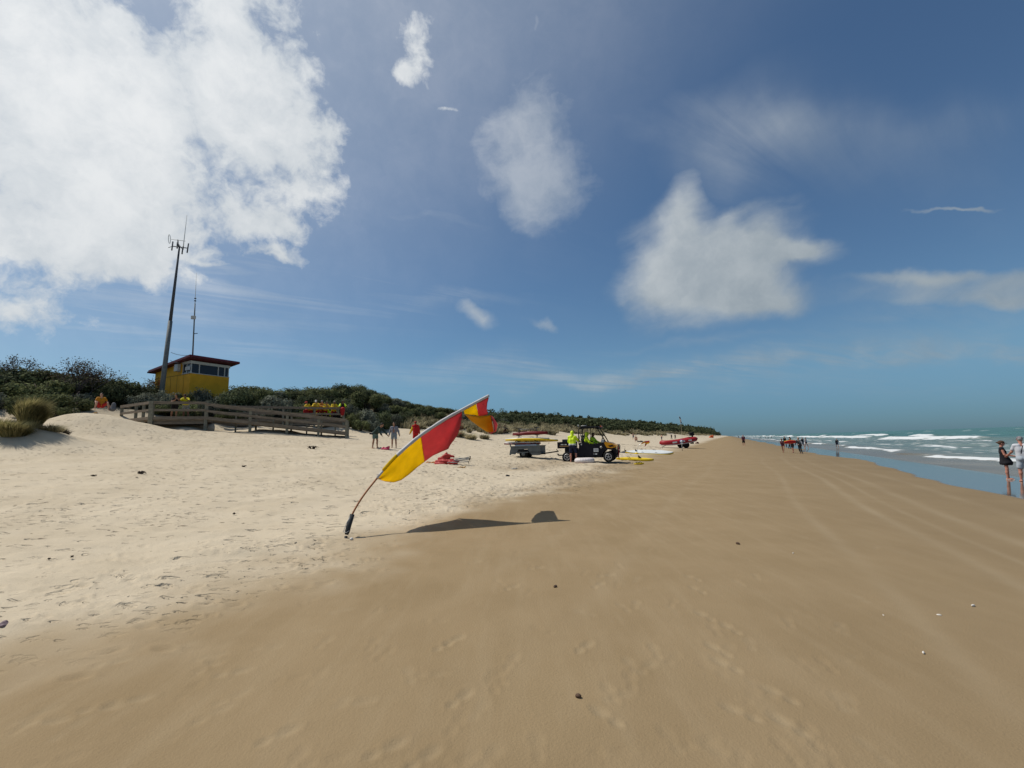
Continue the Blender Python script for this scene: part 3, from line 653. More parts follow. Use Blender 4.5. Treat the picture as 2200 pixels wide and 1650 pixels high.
fm = np_mesh('coastal_scrub', np.vstack(fv), np.vstack(ff)); o = link_mesh('coastal_scrub', fm, M_dark)
tag(o, 'dark coastal scrub running along the far dune to the horizon', 'scrub', kind='stuff')

# ------------------------------------------------------------------ dune grass
M_grass = leaf_material('marram_grass', (.21, .19, .105), (.52, .45, .28), .3)
M_tuss = leaf_material('tussock_grass', (.15, .145, .055), (.40, .34, .16), .35)
def blades(base, hgt, spread, n, rs, wid, lean=(0.20, 0.06)):
    a = rs.uniform(0, 6.283, n); d = np.sqrt(rs.rand(n))*spread*.35
    b0 = np.stack([base[0]+d*np.cos(a), base[1]+d*np.sin(a), np.full(n, base[2]-.03)], 1)
    o_ = rs.uniform(.15, 1.0, n)*spread; h = hgt*rs.uniform(.55, 1.1, n)
    mid = b0+np.stack([np.cos(a)*o_*.45+lean[0]*h*.25, np.sin(a)*o_*.45+lean[1]*h*.25, h*.65], 1)
    tip = b0+np.stack([np.cos(a)*o_+lean[0]*h*.9, np.sin(a)*o_+lean[1]*h*.9, h*rs.uniform(.7, 1.0, n)], 1)
    sd_ = np.stack([-np.sin(a+.8), np.cos(a+.8), np.zeros(n)], 1)*wid
    V = np.stack([b0-sd_, b0+sd_, mid+sd_*.8, mid-sd_*.8, tip], 1).reshape(-1, 3)
    i = np.arange(n)[:, None]*5
    return V, np.vstack([i+np.array([[0, 1, 2, 3]]), i+np.array([[3, 2, 4, 4]])])
def grass_mesh(name, plants, rs, m):
    fv, ff, off = [], [], 0
    for (b0, h, sp, n, w) in plants:
        V, F = blades(b0, h, sp, n, rs, w); fv.append(V); ff.append(F+off); off += len(V)
    V = np.vstack(fv); F = np.vstack(ff); tri = F[:, 2] != F[:, 3]
    q4 = F[F[:, 2] != F[:, 3]]; 
    # quads and tips kept apart so that no face is degenerate
    isq = F[:, 3] != F[:, 2]
    return link_mesh(name, poly_mesh(name, V, F), m)
def poly_mesh(name, V, F):
    me = bpy.data.meshes.new(name); V = np.ascontiguousarray(V, np.float32)
    isq = F[:, 2] != F[:, 3]; Q = F[isq]; T = F[~isq][:, :3]
    li = np.concatenate([Q.ravel(), T.ravel()]).astype(np.int32)
    st = np.concatenate([np.arange(len(Q))*4, len(Q)*4+np.arange(len(T))*3]).astype(np.int32); tt = np.concatenate([np.full(len(Q), 4), np.full(len(T), 3)]).astype(np.int32)
    me.vertices.add(len(V)); me.vertices.foreach_set('co', V.ravel()); me.loops.add(len(li)); me.loops.foreach_set('vertex_index', li)
    me.polygons.add(len(st)); me.polygons.foreach_set('loop_start', st); me.polygons.foreach_set('loop_total', tt); me.update(calc_edges=True); return me
rs = np.random.RandomState(21); pl = []
for k in range(9000):
    s = 30+(rs.rand()**1.8)*560; c2 = rs.uniform(-33.5, -22.6); g = float(warp(np.array([s]), np.array([-10.]))[0]/-10.0); c = c2/g
    x = s*SN+c*CS; y = s*CS-c*SN; px = 1100+FPX*x/y
    if px < 862: continue
    den_ = fbm(np.array([x/4.5]), np.array([y/4.5]), 3)[0]+(-25.6-c2)*.11
    if den_ < -.02 or (px < 1040 and c2 > -27.2 and den_ < .3): continue
    dist = math.hypot(x, y); pl.append(((x, y, tz(x, y)), rs.uniform(.55, 1.05), rs.uniform(.35, .7), int(np.clip(2600/dist, 7, 40)), .010+dist*.00042))
go = grass_mesh('dune_grass', pl, rs, M_grass); tag(go, 'tan and green dune grass along the foot of the long dune', 'grass', kind='stuff')
def tussock(px, py_base, Y, h, sp, n, label, group=None, m=None):
    p = onray(px, Y); V, F = blades((0, 0, 0), h, sp, n, rs, .016); V2, F2 = blades((sp*.25, .1, 0), h*.7, sp*.9, n//2, rs, .014)
    o = link_mesh('grass_tussock', poly_mesh('grass_tussock', np.vstack([V, V2]), np.vstack([F, F2+len(V)])), m or M_tuss)
    o.location = p; o.location.z -= .05; tag(o, label, 'grass tussock', group); return o
tussock(56, 912, 20.6, 1.5, .62, 2200, 'large rounded brown green tussock on the sandy rise at far left')
tussock(22, 925, 19.6, .8, .8, 700, 'low tussock in front of the big round one at the left edge')
tussock(-6, 905, 20.8, .9, .8, 700, 'pale tussock cut by the left edge beside the big round one')
tussock(104, 925, 20.9, .45, .7, 260, 'small tuft lying on the sand right of the big round tussock', m=M_grass)
tussock(132, 925, 21.8, .34, .35, 140, 'smallest isolated tuft on the bare sand right of the left tussocks', m=M_brown)
for (px, Y, h, sp, n, lb) in [(905, 47, .6, .8, 260, 'thin tuft on the pale bank behind the girl in the red towel'), (985, 44, .85, .9, 480, 'grey tussock on the sand behind the striped flag tip'), (1010, 43, .75, .8, 420, 'dark tussock at the foot of the bank under the folded flag'), (1040, 45, .65, .7, 320, 'tussock beside the two people sitting in dark clothes'), (870, 46, .4, .6, 150, 'sparse tuft on the bank behind the boy with grey shorts')]:
    tussock(px, 0, Y, h, sp, n, lb, m=M_grass)

# leggy bare shrub on the sky-line at left
def dead_tree(px, py, Y, scale, label):
    p = onray(px, Y); top = at(px, py, Y).z; H = top-p.z; root = empty('bare_shrub', p, 0, label, 'shrub')
    b = MB(); rs = np.random.RandomState(px); twigs = []
    def grow(pos, d, ln, r, lev):
        e = pos+d*ln; b.tube([pos, (pos+e)/2+Vector(rs.normal(size=3))*ln*.06, e], [r, r*.8, r*.6], 5)
        if lev == 0: twigs.append(e); return
        for k in range(3 if lev > 1 else 4):
            nd_ = (d+Vector((rs.normal()*.55+.12, rs.normal()*.45, rs.normal()*.25+.06))).normalized(); grow(e, nd_, ln*rs.uniform(.6, .85), r*.6, lev-1)
    for k in range(3): grow(Vector((k*.3-.3, 0, -.2)), Vector((rs.normal()*.4+.2, rs.normal()*.3, 1)).normalized(), H*.40, .06, 3)
    b.build('branches', mat('grey_twig', (.10, .085, .085), .9, .2, 10), root)
    C = np.repeat(np.array([list(t) for t in twigs]), 9, 0)+rs.normal(size=(len(twigs)*9, 3))*.16; V, F = leaf_quads(C, .06, rs)
    link_mesh('sparse_leaves', np_mesh('sparse_leaves', V, F), M_brown, root)
dead_tree(112, 766, 33.5, 1, 'leggy half bare shrub rising above the scrub at far left')
dead_tree(160, 782, 33.5, 1, 'small bare shrub leaning right beside the leggy one on the skyline')
dead_tree(10, 770, 33.0, 1, 'thin bare twigs above the scrub at the left edge of the photo')
dead_tree(313, 818, 40.5, 1, 'sparse see-through shrub left of the yellow hut')

# ------------------------------------------------------------------ lookout hut
def woodm(key, col): return mat(key, col, .85, .25, 5, .35, 30, streak=(1, 1, 6))
M_wood = mat('weathered_wood', (.20, .163, .122), .9, .28, 3.0, .4, 25, streak=(1.0, 1.0, 5.0))
M_wood2 = mat('weathered_wood_green', (.20, .19, .145), .9, .25, 6.0, .4, 25)
M_hut = mat('yellow_cladding', (.74, .37, .022), .75, .10, 2.0, .15, 12)
M_roof = mat('maroon_steel', (.12, .020, .028), .5, .1, 4)
M_cream = mat('cream_trim', (.55, .55, .52), .6, .06, 6)
M_glass = mat('dark_glass', (.02, .024, .035), .08, 0)
M_steel = mat('galvanised_steel', (.15, .165, .165), .7, .15, 6)
M_black = mat('black_plastic', (.009, .009, .011), .55, .1, 12, spec=.2)
C0 = at(409, 800, 38.0); hut_az = math.atan2(.9, .435)      # local x runs along the sea-facing front
hut = empty('lookout_hut', (C0.x, C0.y, 0), hut_az, 'yellow lifeguard lookout hut with a maroon skillion roof on the dune', 'hut')
LW, LD = 3.35, 5.6; zb = 5.2; zs = at(409, 801.5, 38).z; zh = at(409, 775, 38).z
b = MB()        # walls: solid base, back part full height
b.box((LW, .12, zs-zb), (LW/2, .06, (zs+zb)/2)); b.box((LW, .12, zs-zb), (LW/2, LD-.06, (zs+zb)/2))
b.box((.12, LD-.24, zs-zb), (.06, LD/2, (zs+zb)/2)); b.box((.12, LD-.24, zs-zb), (LW-.06, LD/2, (zs+zb)/2))
# upper left and right walls behind the window corner, sloping with the roof
sl = .115
for x0 in (0, LW-.12): b.prism([(1.25, zs+.002), (LD, zs+.002), (LD, zh+.10-sl*LD+.0), (1.25, zh+.10-sl*1.25)], x0+.001, x0+.119, 'X')
b.box((LW-.24, .12, zh-sl*LD+.08-zs), (LW/2, LD-.061, (zs+zh-sl*LD+.08)/2))
wall = b.build('wall', M_hut, hut)
b = MB()
for k in range(5): b.box((.012, .05, zs-zb), (-.004, .95+k*1.02, (zs+zb)/2)); 
b.box((.012, LD, .06), (-.004, LD/2, zs-.03)); b.build('cladding_joint', mat('yellow_joint', (.36, .17, .015), .8), wall)
b = MB(); b.box((.05, .45, .9), (-.012, LD-.8, zs-.6), bev=.01); b.build('door_recess', mat('orange_door', (.45, .13, .01), .7), wall)
# windows: frame with mullions, panes of dark glass
b = MB()
b.box((LW+.10, .16, .24), (LW/2, .05, zh-.10), bev=.01); b.box((.16, 1.20, .24), (.05, .73, zh-.10), bev=.01); b.box((.16, 1.2, .24), (LW-.05, .73, zh-.10), bev=.01)
for x in (.07, .72, 2.35, LW-.42, LW-.07): b.box((.07, .09, zh-.22-zs), (x, .05, (zs+zh-.22)/2))
for x in (.06, LW-.06):
    for y in (.62, 1.22): b.box((.09, .07, zh-.22-zs), (x, y, (zs+zh-.22)/2))
b.box((LW+.04, .15, .05), (LW/2, .05, zs+.027)); b.box((.14, 1.15, .05), (.05, .70, zs+.028)); b.box((.14, 1.15, .05), (LW-.05, .70, zs+.028))
wf = b.build('window_frame', M_cream, hut)
b = MB(); b.box((LW-.2, .02, zh-.24-zs), (LW/2, .065, (zs+zh-.2)/2)); b.box((.02, 1.1, zh-.24-zs), (.065, .66, (zs+zh-.2)/2)); b.box((.02, 1.1, zh-.24-zs), (LW-.065, .66, (zs+zh-.2)/2)); b.build('window_pane', M_glass, wf)
b = MB(); b.box((.02, .75, .32), (-.055, .35, zs+.45)); b.build('side_blind', M_cream, wf)
# roof: thick sloping slab with overhang all round
M_ = Matrix.Rotation(-math.atan(sl), 3, 'X')
b = MB(); b.box((LW+1.0, LD+.95, .20), (LW/2, LD/2-.27, zh+.22-sl*(LD/2-.27)), M_, .015); roof = b.build('roof', M_roof, hut)
b = MB(); b.box((LW+1.06, .10, .15), (LW/2, LD+.25, zh+.15-sl*(LD+.22)), None, .02); b.build('gutter', mat('dark_maroon', (.035, .012, .014), .4), roof)
b = MB(); b.box((.26, .55, .62), (-.18, 1.72, zs+.62), None, .03); b.box((.06, .4, .05), (-.03, 1.72, zs+.3)); b.build('air_unit', M_cream, hut)
# roof mast
tip = at(422, 586, 38.5); base = at(414, 764, 38.5)
ms = empty('roof_antenna', base, 0, 'thin whip antenna mast standing on the hut roof', 'antenna')
mm_ = [(base*(1-t)+tip*t)-base for t in (0, .45, .62, .68, 1.0)]
b = MB(); b.tube([mm_[0]-Vector((0, 0, .25)), mm_[1], mm_[2]], [.06, .05, .045], 8); b.build('mast', M_steel, ms)
b = MB(); b.tube([mm_[2], mm_[3], mm_[4]], [.03, .022, .012], 6); b.build('whip', M_cream, ms)
b = MB()
for t in (.655, .685): q_ = (base*(1-t)+tip*t)-base; b.lathe([(.03, -.04), (.085, -.03), (.085, .03), (.03, .04)], q_, seg=10)
b.build('clamp', M_black, ms)
q_ = at(415.5, 682, 38.4)-base; b = MB(); b.box((.36, .16, .30), q_, None, .03); b.build('antenna_box', M_cream, ms)
q_ = at(419, 717, 38.5)-base; b = MB(); b.tube([q_-Vector((.1, 0, 0)), q_+Vector((.22, 0, .03))], .03, 6); b.build('bracket', M_black, ms)
# radio mast
Ym = 37.0; p0 = onray(361, Ym); p1 = at(366, 690, Ym); p2 = at(385.5, 531, Ym); kk = (p1.z-p0.z)/(p2.z-p0.z)
dirm = (p2-p1).normalized(); p0 = p1-dirm*(p1.z-p0.z)/dirm.z
rm = empty('radio_mast', p0, 0, 'tall tapered grey radio mast beside the yellow hut', 'radio mast')
b = MB(); b.tube([Vector((0, 0, -.4)), (p1-p0)*.5, p1-p0], [.185, .175, .16], 14); b.tube([p1-p0, p1-p0+dirm*.02], [.16, .14], 14); b.build('lower_pole', M_steel, rm)
b = MB(); b.tube([p1-p0, (p2-p0)*.5+(p1-p0)*.5, p2-p0+dirm*.1], [.125, .10, .062], 12); b.build('upper_pole', mat('dark_steel', (.07, .075, .085), .75, .1, 8), rm)
def A_(px, py, dy=0): return at(px, py, Ym+dy)-p0
M_ant = mat('antenna_alloy', (.09, .10, .11), .7)
b = MB(); b.tube([A_(371, 529), A_(402, 533)], .04, 6); b.tube([A_(381, 522, .5), A_(393, 536, -.9)], .04, 6); b.tube([A_(371, 529), A_(362, 532, -.6)], .025, 6); b.tube([A_(382, 515), A_(383, 530)], .045, 6); b.build('cross_arm', M_ant, rm)
for (x0, y0, x1, y1, dy) in [(371.5, 519, 369, 538, 0), (405, 523, 402, 543, 0), (381, 521, 380.5, 534, .5), (393, 530, 391, 546, -.9)]:
    b = MB(); b.tube([A_(x0, y0, dy), A_(x1, y1, dy)], .05, 8); b.build('dipole', M_ant, rm)
b = MB(); b.tube([A_(393.5, 536), A_(395, 520), A_(401.5, 462)], [.04, .03, .018], 6); b.build('whip', M_cream, rm)
b = MB(); b.tube([A_(368, 514), A_(398, 518)], .022, 6); lp = [A_(364+2.2*math.cos(t)+(-math.sin(t)*.35), 513.5-9.5*math.sin(t)) for t in np.linspace(0, 2*math.pi, 22)]; b.tube(lp, .022, 6); b.build('loop_antenna', M_cream, rm)
# cables from mast to hut
for (x0, y0, x1, y1, d1, lb) in [(367, 757, 408, 763, 38.2, 'upper sagging cable from the radio mast to the hut roof'), (366, 774, 394, 779, 38.7, 'lower cable from the radio mast to the side of the hut')]:
    a, c = at(x0, y0, Ym), at(x1, y1, d1); b = MB(); b.tube([a*(1-t)+c*t-Vector((0, 0, .12*4*t*(1-t))) for t in np.linspace(0, 1, 9)], .02, 5); o = b.build('cable', mat('grey_cable', (.2, .22, .23), .6)); tag(o, lb, 'cable')

# ------------------------------------------------------------------ boardwalk
ZR, ZD = 5.22, 4.12
E_, A0, B_, C_ = Vector((-28.5, 32.1, 0)), Vector((-24.7, 30.1, 0)), Vector((-21.9, 31.5, 0)), Vector((-15.1, 39.4, 0))
B2 = Vector((-23.1, 34.0, 0))
D_ = at(744, 930, 34.0); D_ = Vector((D_.x, 34.0, 0))
org = Vector((-20, 33, 3.0))
bw = empty('boardwalk', org, 0, 'weathered timber boardwalk ramp with rails below the yellow hut', 'boardwalk')
def lift(p, z): return Vector((p.x, p.y, z))
inl = lambda a, c, w: Vector((-(c-a).y, (c-a).x, 0)).normalized()*w     # to the left of travel = inland
b = MB(org)
poly = [E_, A0, B_, B2, C_, C_+inl(B2, C_, 2.1), B2+inl(B2, C_, 2.1)+Vector((-.6, .2, 0)), A0+Vector((-.6, 2.4, 0)), E_+Vector((.6, 1.9, 0))]
b.prism([(p.x, p.y) for p in poly], ZD-.2, ZD, 'Z'); b.build('deck', M_wood, bw)
b = MB(org)
n_ = inl(B_, D_, 1.45); zr0, zr1 = ZD-.005, 2.80
b._add([lift(B_, zr0-.15), lift(D_, zr1-.15), lift(D_+n_, zr1-.15), lift(B_+n_, zr0-.15), lift(B_, zr0), lift(D_, zr1), lift(D_+n_, zr1), lift(B_+n_, zr0)], [[0, 1, 2, 3], [4, 5, 6, 7], [0, 1, 5, 4], [1, 2, 6, 5], [2, 3, 7, 6], [3, 0, 4, 7]])
b.build('ramp_deck', M_wood, bw)
def rails(a, c, za, zc, hts, name_off=0.0, toe=True):
    d = (c-a).normalized(); sd_ = Vector((d.y, -d.x, 0))*(.085+name_off)
    for (h, wd, ht, nm) in hts:
        b = MB(org); b.beam(lift(a, za+h)+sd_, lift(c, zc+h)+sd_, wd, ht, .008); b.build(nm, M_wood, bw)
HT = [(1.06, .06, .19, 'top_rail'), (.55, .045, .16, 'mid_rail'), (.0, .05, .22, 'toe_board')]
rails(E_, A0, ZD, ZD, HT); rails(A0, B_, ZD, ZD, HT); rails(B2, C_, ZD, ZD, HT)
rails(B_, D_, ZD, zr1, [(.98, .06, .20, 'top_rail'), (.50, .045, .16, 'mid_rail'), (.0, .05, .22, 'toe_board')])
rails(B_+n_, D_+n_, ZD, zr1, [(.95, .05, .17, 'top_rail'), (.48, .045, .15, 'mid_rail')])
b = MB(org); b.beam(lift(A0, ZR+.02)+Vector((0, .05, 0)), lift(B_, ZR+.02)+Vector((0, .05, 0)), .24, .045, .006); b.beam(lift(B2, ZR+.02)+Vector((-.05, .05, 0)), lift(C_, ZR+.02), .24, .045, .006); b.build('cap_rail', M_wood, bw)
def post(p, z0, z1, w=.15):
    b = MB(org); b.box((w, w, z1-z0), (p.x, p.y, (z0+z1)/2), Matrix.Rotation(.35, 3, 'Z'), .012); b.build('post', M_wood2, bw)
post(A0, 2.6, ZR+.06, .26); post(E_, 3, ZR+.02); post(E_*.5+A0*.5, 3, ZR-.02); post(E_*.25+A0*.75, 3, ZR-.02); post(B_, 2.4, ZR+.03, .19)
for t in (.25, .5, .75): post(B2*(1-t)+C_*t, 2.0, ZR-.05)
post(C_, 2.4, ZR+.0, .2); post(C_+inl(B2, C_, 2.1), 2.4, ZR, .18)
for t in (.30, .56, .79, 1.0):
    zz = ZD*(1-t)+zr1*t; post(B_*(1-t)+D_*t, zz-1.0, zz+1.02, .19 if t == 1 else .17); post(B_*(1-t)+D_*t+n_, zz-1.0, zz+.98, .13)
for t in (.16, .43, .68, .9):
    zz = ZD*(1-t)+zr1*t; post(B_*(1-t)+D_*t+n_*.9, zz-1.0, zz+.5, .10)
rails(C_, C_+inl(B2, C_, 2.1), ZD, ZD, [(1.04, .05, .17, 'end_rail'), (.5, .045, .15, 'end_rail')])
b = MB(org); b.beam(lift(A0, ZD-.32)+Vector((0, .1, 0)), lift(B_, ZD-.32)+Vector((0, .1, 0)), .08, .2); b.beam(lift(B2, ZD-.32)+Vector((0, .1, 0)), lift(C_, ZD-.32)+Vector((0, .1, 0)), .08, .2); b.build('bearer', M_wood, bw)
# ------------------------------------------------------------------ smooth solids (distance fields meshed with surface nets)
def nets(Fg, org, h):
    ins = Fg < 0; nx, ny, nz = Fg.shape
    cnt = np.zeros((nx-1, ny-1, nz-1), np.int8); corners = [(i, j, k) for i in (0, 1) for j in (0, 1) for k in (0, 1)]
    for (i, j, k) in corners: cnt += ins[i:nx-1+i, j:ny-1+j, k:nz-1+k]
    act = (cnt > 0) & (cnt < 8); ci = np.argwhere(act); vid = -np.ones(act.shape, np.int64); vid[act] = np.arange(len(ci))
    acc = np.zeros((len(ci), 3)); num = np.zeros(len(ci))
    for a in corners:
        for ax in range(3):
            if a[ax]: continue
            b = list(a); b[ax] = 1
            fa = Fg[ci[:, 0]+a[0], ci[:, 1]+a[1], ci[:, 2]+a[2]]; fb = Fg[ci[:, 0]+b[0], ci[:, 1]+b[1], ci[:, 2]+b[2]]
            m = (fa < 0) != (fb < 0); t = np.where(m, fa/np.where(fa-fb == 0, 1, fa-fb), 0)
            p = np.tile(np.array(a, float), (len(ci), 1)); p[:, ax] += t; acc[m] += p[m]; num += m
    V = (ci+acc/np.maximum(num, 1)[:, None])*h+org; Fs = []
    for ax in range(3):
        sl = [slice(None)]*3; s0 = list(sl); s1 = list(sl); s0[ax] = slice(0, -1); s1[ax] = slice(1, None)
        A, B = ins[tuple(s0)], ins[tuple(s1)]; e = np.argwhere(A != B); u, v = (ax+1) % 3, (ax+2) % 3
        ok = (e[:, u] > 0) & (e[:, v] > 0) & (e[:, u] < Fg.shape[u]-1) & (e[:, v] < Fg.shape[v]-1); e = e[ok]
        def cell(du, dv):
            c = e.copy(); c[:, u] -= du; c[:, v] -= dv; return vid[c[:, 0], c[:, 1], c[:, 2]]
        q = np.stack([cell(1, 1), cell(0, 1), cell(0, 0), cell(1, 0)], 1); fl = ~A[e[:, 0], e[:, 1], e[:, 2]]; q[fl] = q[fl][:, ::-1]; Fs.append(q)
    return V, np.vstack(Fs)
class Solid:
    def __init__(s, h=.011): s.p = []; s.h = h
    def cone(s, a, b, ra, rb, k=.02, sub=False, sq=None): s.p.append(('c', np.array(a, float), np.array(b, float), ra, rb, k, sub, sq)); return s
    def ell(s, c, r, rot=None, k=.02, sub=False): s.p.append(('e', np.array(c, float), np.array(r, float), np.array(rot) if rot is not None else np.eye(3), 0, k, sub, None)); return s
    def mesh(s, name, noise=None):
        lo, hi = np.full(3, 1e9), np.full(3, -1e9)
        for q in s.p:
            if q[6]: continue
            if q[0] == 'c': r = max(q[3], q[4])*max(1, (max(q[7]) if q[7] else 1)); l_ = np.minimum(q[1], q[2])-r; h_ = np.maximum(q[1], q[2])+r
            else: r = q[2].max(); l_ = q[1]-r; h_ = q[1]+r
            lo = np.minimum(lo, l_); hi = np.maximum(hi, h_)
        pad = 4*s.h+.02; lo -= pad; hi += pad; n = np.ceil((hi-lo)/s.h).astype(int)+1; Fg = np.full(n, .3)
        ax = [lo[i]+np.arange(n[i])*s.h for i in range(3)]
        for q in s.p:
            if q[0] == 'c': r = max(q[3], q[4])*(max(q[7]) if q[7] else 1); l_ = np.minimum(q[1], q[2])-r; h_ = np.maximum(q[1], q[2])+r
            else: r = q[2].max(); l_ = q[1]-r; h_ = q[1]+r
            m = q[5]*1.6+3*s.h; i0 = np.clip(((l_-m-lo)/s.h).astype(int), 0, n); i1 = np.clip(((h_+m-lo)/s.h).astype(int)+2, 0, n)
            P = np.stack(np.meshgrid(*[ax[i][i0[i]:i1[i]] for i in range(3)], indexing='ij'), -1)
            if q[0] == 'c':
                a, b = q[1], q[2]; P2, a2, b2 = P, a, b
                if q[7]: sc_ = np.array(q[7]); P2, a2, b2 = P/sc_, a/sc_, b/sc_
                ab = b2-a2; t = np.clip(((P2-a2)@ab)/max(ab@ab, 1e-9), 0, 1); d = np.linalg.norm(P2-a2-t[..., None]*ab, axis=-1)-(q[3]+(q[4]-q[3])*t)
            else:
                L_ = ((P-q[1])@q[3])/q[2]; k0 = np.linalg.norm(L_, axis=-1); k1 = np.linalg.norm(L_/q[2], axis=-1); d = k0*(k0-1)/np.maximum(k1, 1e-6)
            sub_ = tuple(slice(i0[i], i1[i]) for i in range(3)); C = Fg[sub_]
            if q[6]: Fg[sub_] = np.maximum(C, -d)
            else:
                k = q[5]; hh = np.clip(.5+.5*(C-d)/k, 0, 1); Fg[sub_] = C*(1-hh)+d*hh-k*hh*(1-hh)
        if noise: 
            G = np.stack(np.meshgrid(*ax, indexing='ij'), -1); Fg = Fg+noise(G)
        V, F = nets(Fg, lo, s.h); return np_mesh(name, V, F, True)

# ------------------------------------------------------------------ materials for the things
M_yel = mat('yellow_flag_cloth', (.90, .68, .015), .75, .06, 6, .25, 25, trans=.58)
M_red = mat('red_flag_cloth', (.66, .145, .16), .75, .08, 6, .25, 25, trans=.6)
M_oran = mat('shaded_doubled_yellow', (.62, .34, .006), .75, .06, 6, .1, 60, trans=.35)  # doubled yellow cloth, with the shade on the fold darkened into its colour
M_white = mat('white_cloth', (.58, .55, .53), .7, .08, 8, .1, 30)
M_pole = mat('orange_timber_pole', (.34, .135, .055), .55, .2, 14)
M_rub = mat('dark_rubber', (.030, .033, .035), .7, .25, 14, .2, 50)
M_wire = mat('bright_wire', (.45, .46, .46), .35, metal=.7)
M_boardY = mat('yellow_board', (.72, .50, .02), .35, .06, 4)
M_boardW = mat('white_board', (.66, .68, .66), .35, .06, 3)
M_boardR = mat('red_board', (.15, .009, .011), .45, .1, 4)
M_utvY = mat('amber_paint', (.62, .28, .008), .35, .08, 5)
M_utvB = mat('dark_panel', (.008, .008, .013), .6, .15, 6, spec=.18)
M_tyre = mat('tyre_rubber', (.013, .013, .013), .9, .2, 20, .3, 40, spec=.15)
M_rim = mat('silver_rim', (.42, .42, .42), .4, .05, 6, metal=.5)
M_irb = mat('red_inflatable', (.30, .014, .020), .5, .08, 3)
M_gal = mat('grey_trailer_steel', (.115, .125, .125), .6, .2, 4)

# ------------------------------------------------------------------ the striped flag in front
g0 = ground(742, 1157)
fl = empty('beach_flag', g0, 0, 'large red and yellow flag on a bent pole stuck in the sand', 'flag')
sh = ground(1208, 1118)                                     # tip of its shadow: gives the depth of the pole tip
best = None
for Yt in np.linspace(g0.y-.5, g0.y+5, 400):
    T = at(1050, 850, Yt); k = T.z/sd.z; hit = Vector((T.x-sd.x*k, T.y-sd.y*k)); 
    for _ in range(3): k = (T.z-tz(hit.x, hit.y))/sd.z; hit = Vector((T.x-sd.x*k, T.y-sd.y*k))
    e = (hit-Vector((sh.x, sh.y))).length
    if best is None or e < best[0]: best = (e, Yt)
YT = min(best[1], g0.y+2.2)
PP = [(742, 1157), (749, 1131), (757, 1105), (772, 1078), (788, 1055), (804, 1035), (822, 1012), (845, 986), (872, 961), (900, 938), (930, 917), (962, 897), (995, 879), (1024, 863.5), (1050, 850)]
xs = np.array([p[0] for p in PP], float)
def fY(px): 
    t = (px-742)/(1050-742.); return g0.y+(YT-g0.y)*max(0, t)**.92
PW = [at(x, y, fY(x))-g0 for x, y in PP]
def smooth_path(pts, n=6):
    o_ = []
    for i in range(len(pts)-1):
        p0_, p1_, p2_, p3_ = pts[max(i-1, 0)], pts[i], pts[i+1], pts[min(i+2, len(pts)-1)]
        for k in range(n):
            t = k/n; o_.append(.5*((2*p1_)+(p2_-p0_)*t+(2*p0_-5*p1_+4*p2_-p3_)*t*t+(3*p1_-p0_-3*p2_+p3_)*t**3))
    return o_+[pts[-1]]
sp_ = smooth_path(PW)
i1 = 2*6; i2 = 6*6
b = MB(); b.tube(sp_[i1-4:], [.0165]*(len(sp_)-i1+4-12)+[.013]*12, 8); b.build('pole', M_pole, fl)
b = MB(); b.tube([PW[0]-Vector((.01, 0, .12)), PW[0]*.8+PW[1]*.2], [.020, .024], 12); b.lathe([(.0, 0), (.0, 0)], seg=3)
dvec = (PW[2]-PW[0]).normalized(); 
b.tube([PW[0]+dvec*.06, PW[0]+dvec*.10, PW[1], PW[2]], [.028, .038, .040, .037], 14); b.build('holder_sleeve', M_rub, fl)
b = MB(); q0 = PW[0]+dvec*.11; q1 = PW[2]-dvec*.01; side = Vector((-.055, -.012, -.0))
b.tube([q1+Vector((-.01, -.03, 0)), (q0+q1)/2+side*.8+Vector((0, -.02, 0)), q0+side+Vector((0, -.02, 0)), q0+Vector((.0, -.045, -.01)), q0+Vector((.04, -.03, .015))], .0045, 6); b.build('wire_bail', M_wire, fl)
# sleeve of the flag along the pole: white hem, yellow at the bottom
sl0 = 6*6+1
b = MB(); b.tube(sp_[sl0-1:sl0+8], [.020]+[.030]*8, 10); b.build('yellow_hem', M_yel, fl)
b = MB(); n_h = len(sp_[sl0+6:]); b.tube(sp_[sl0+6:], [.029+.005*math.sin(i*.55)**2*(i < 26) for i in range(n_h)], 10); b.build('white_hem', M_white, fl)
b = MB(); b.tube(sp_[sl0-5:sl0], .0205, 8); b.build('tape', M_white, fl)
b = MB(); kq = sp_[sl0-4]
for dz_ in (0, .018, .036): b.tube([kq+Vector((-.02, -.018, dz_)), kq+Vector((.0, -.022, dz_+.006)), kq+Vector((.02, -.016, dz_))], .005, 6)
b.tube([kq, kq+Vector((.02, -.02, -.03)), kq+Vector((.035, -.02, -.05)), kq+Vector((.05, -.02, -.045))], .004, 5); b.build('cord', M_white, fl)
def hoist(px): return float(np.interp(px, xs, [p[1] for p in PP]))
def resamp(pl_, n):
    P_ = np.array(pl_, float); d = np.concatenate([[0], np.cumsum(np.linalg.norm(np.diff(P_, axis=0), axis=1))]); t = np.linspace(0, d[-1], n)
    return np.stack([np.interp(t, d, P_[:, i]) for i in range(P_.shape[1])], 1)
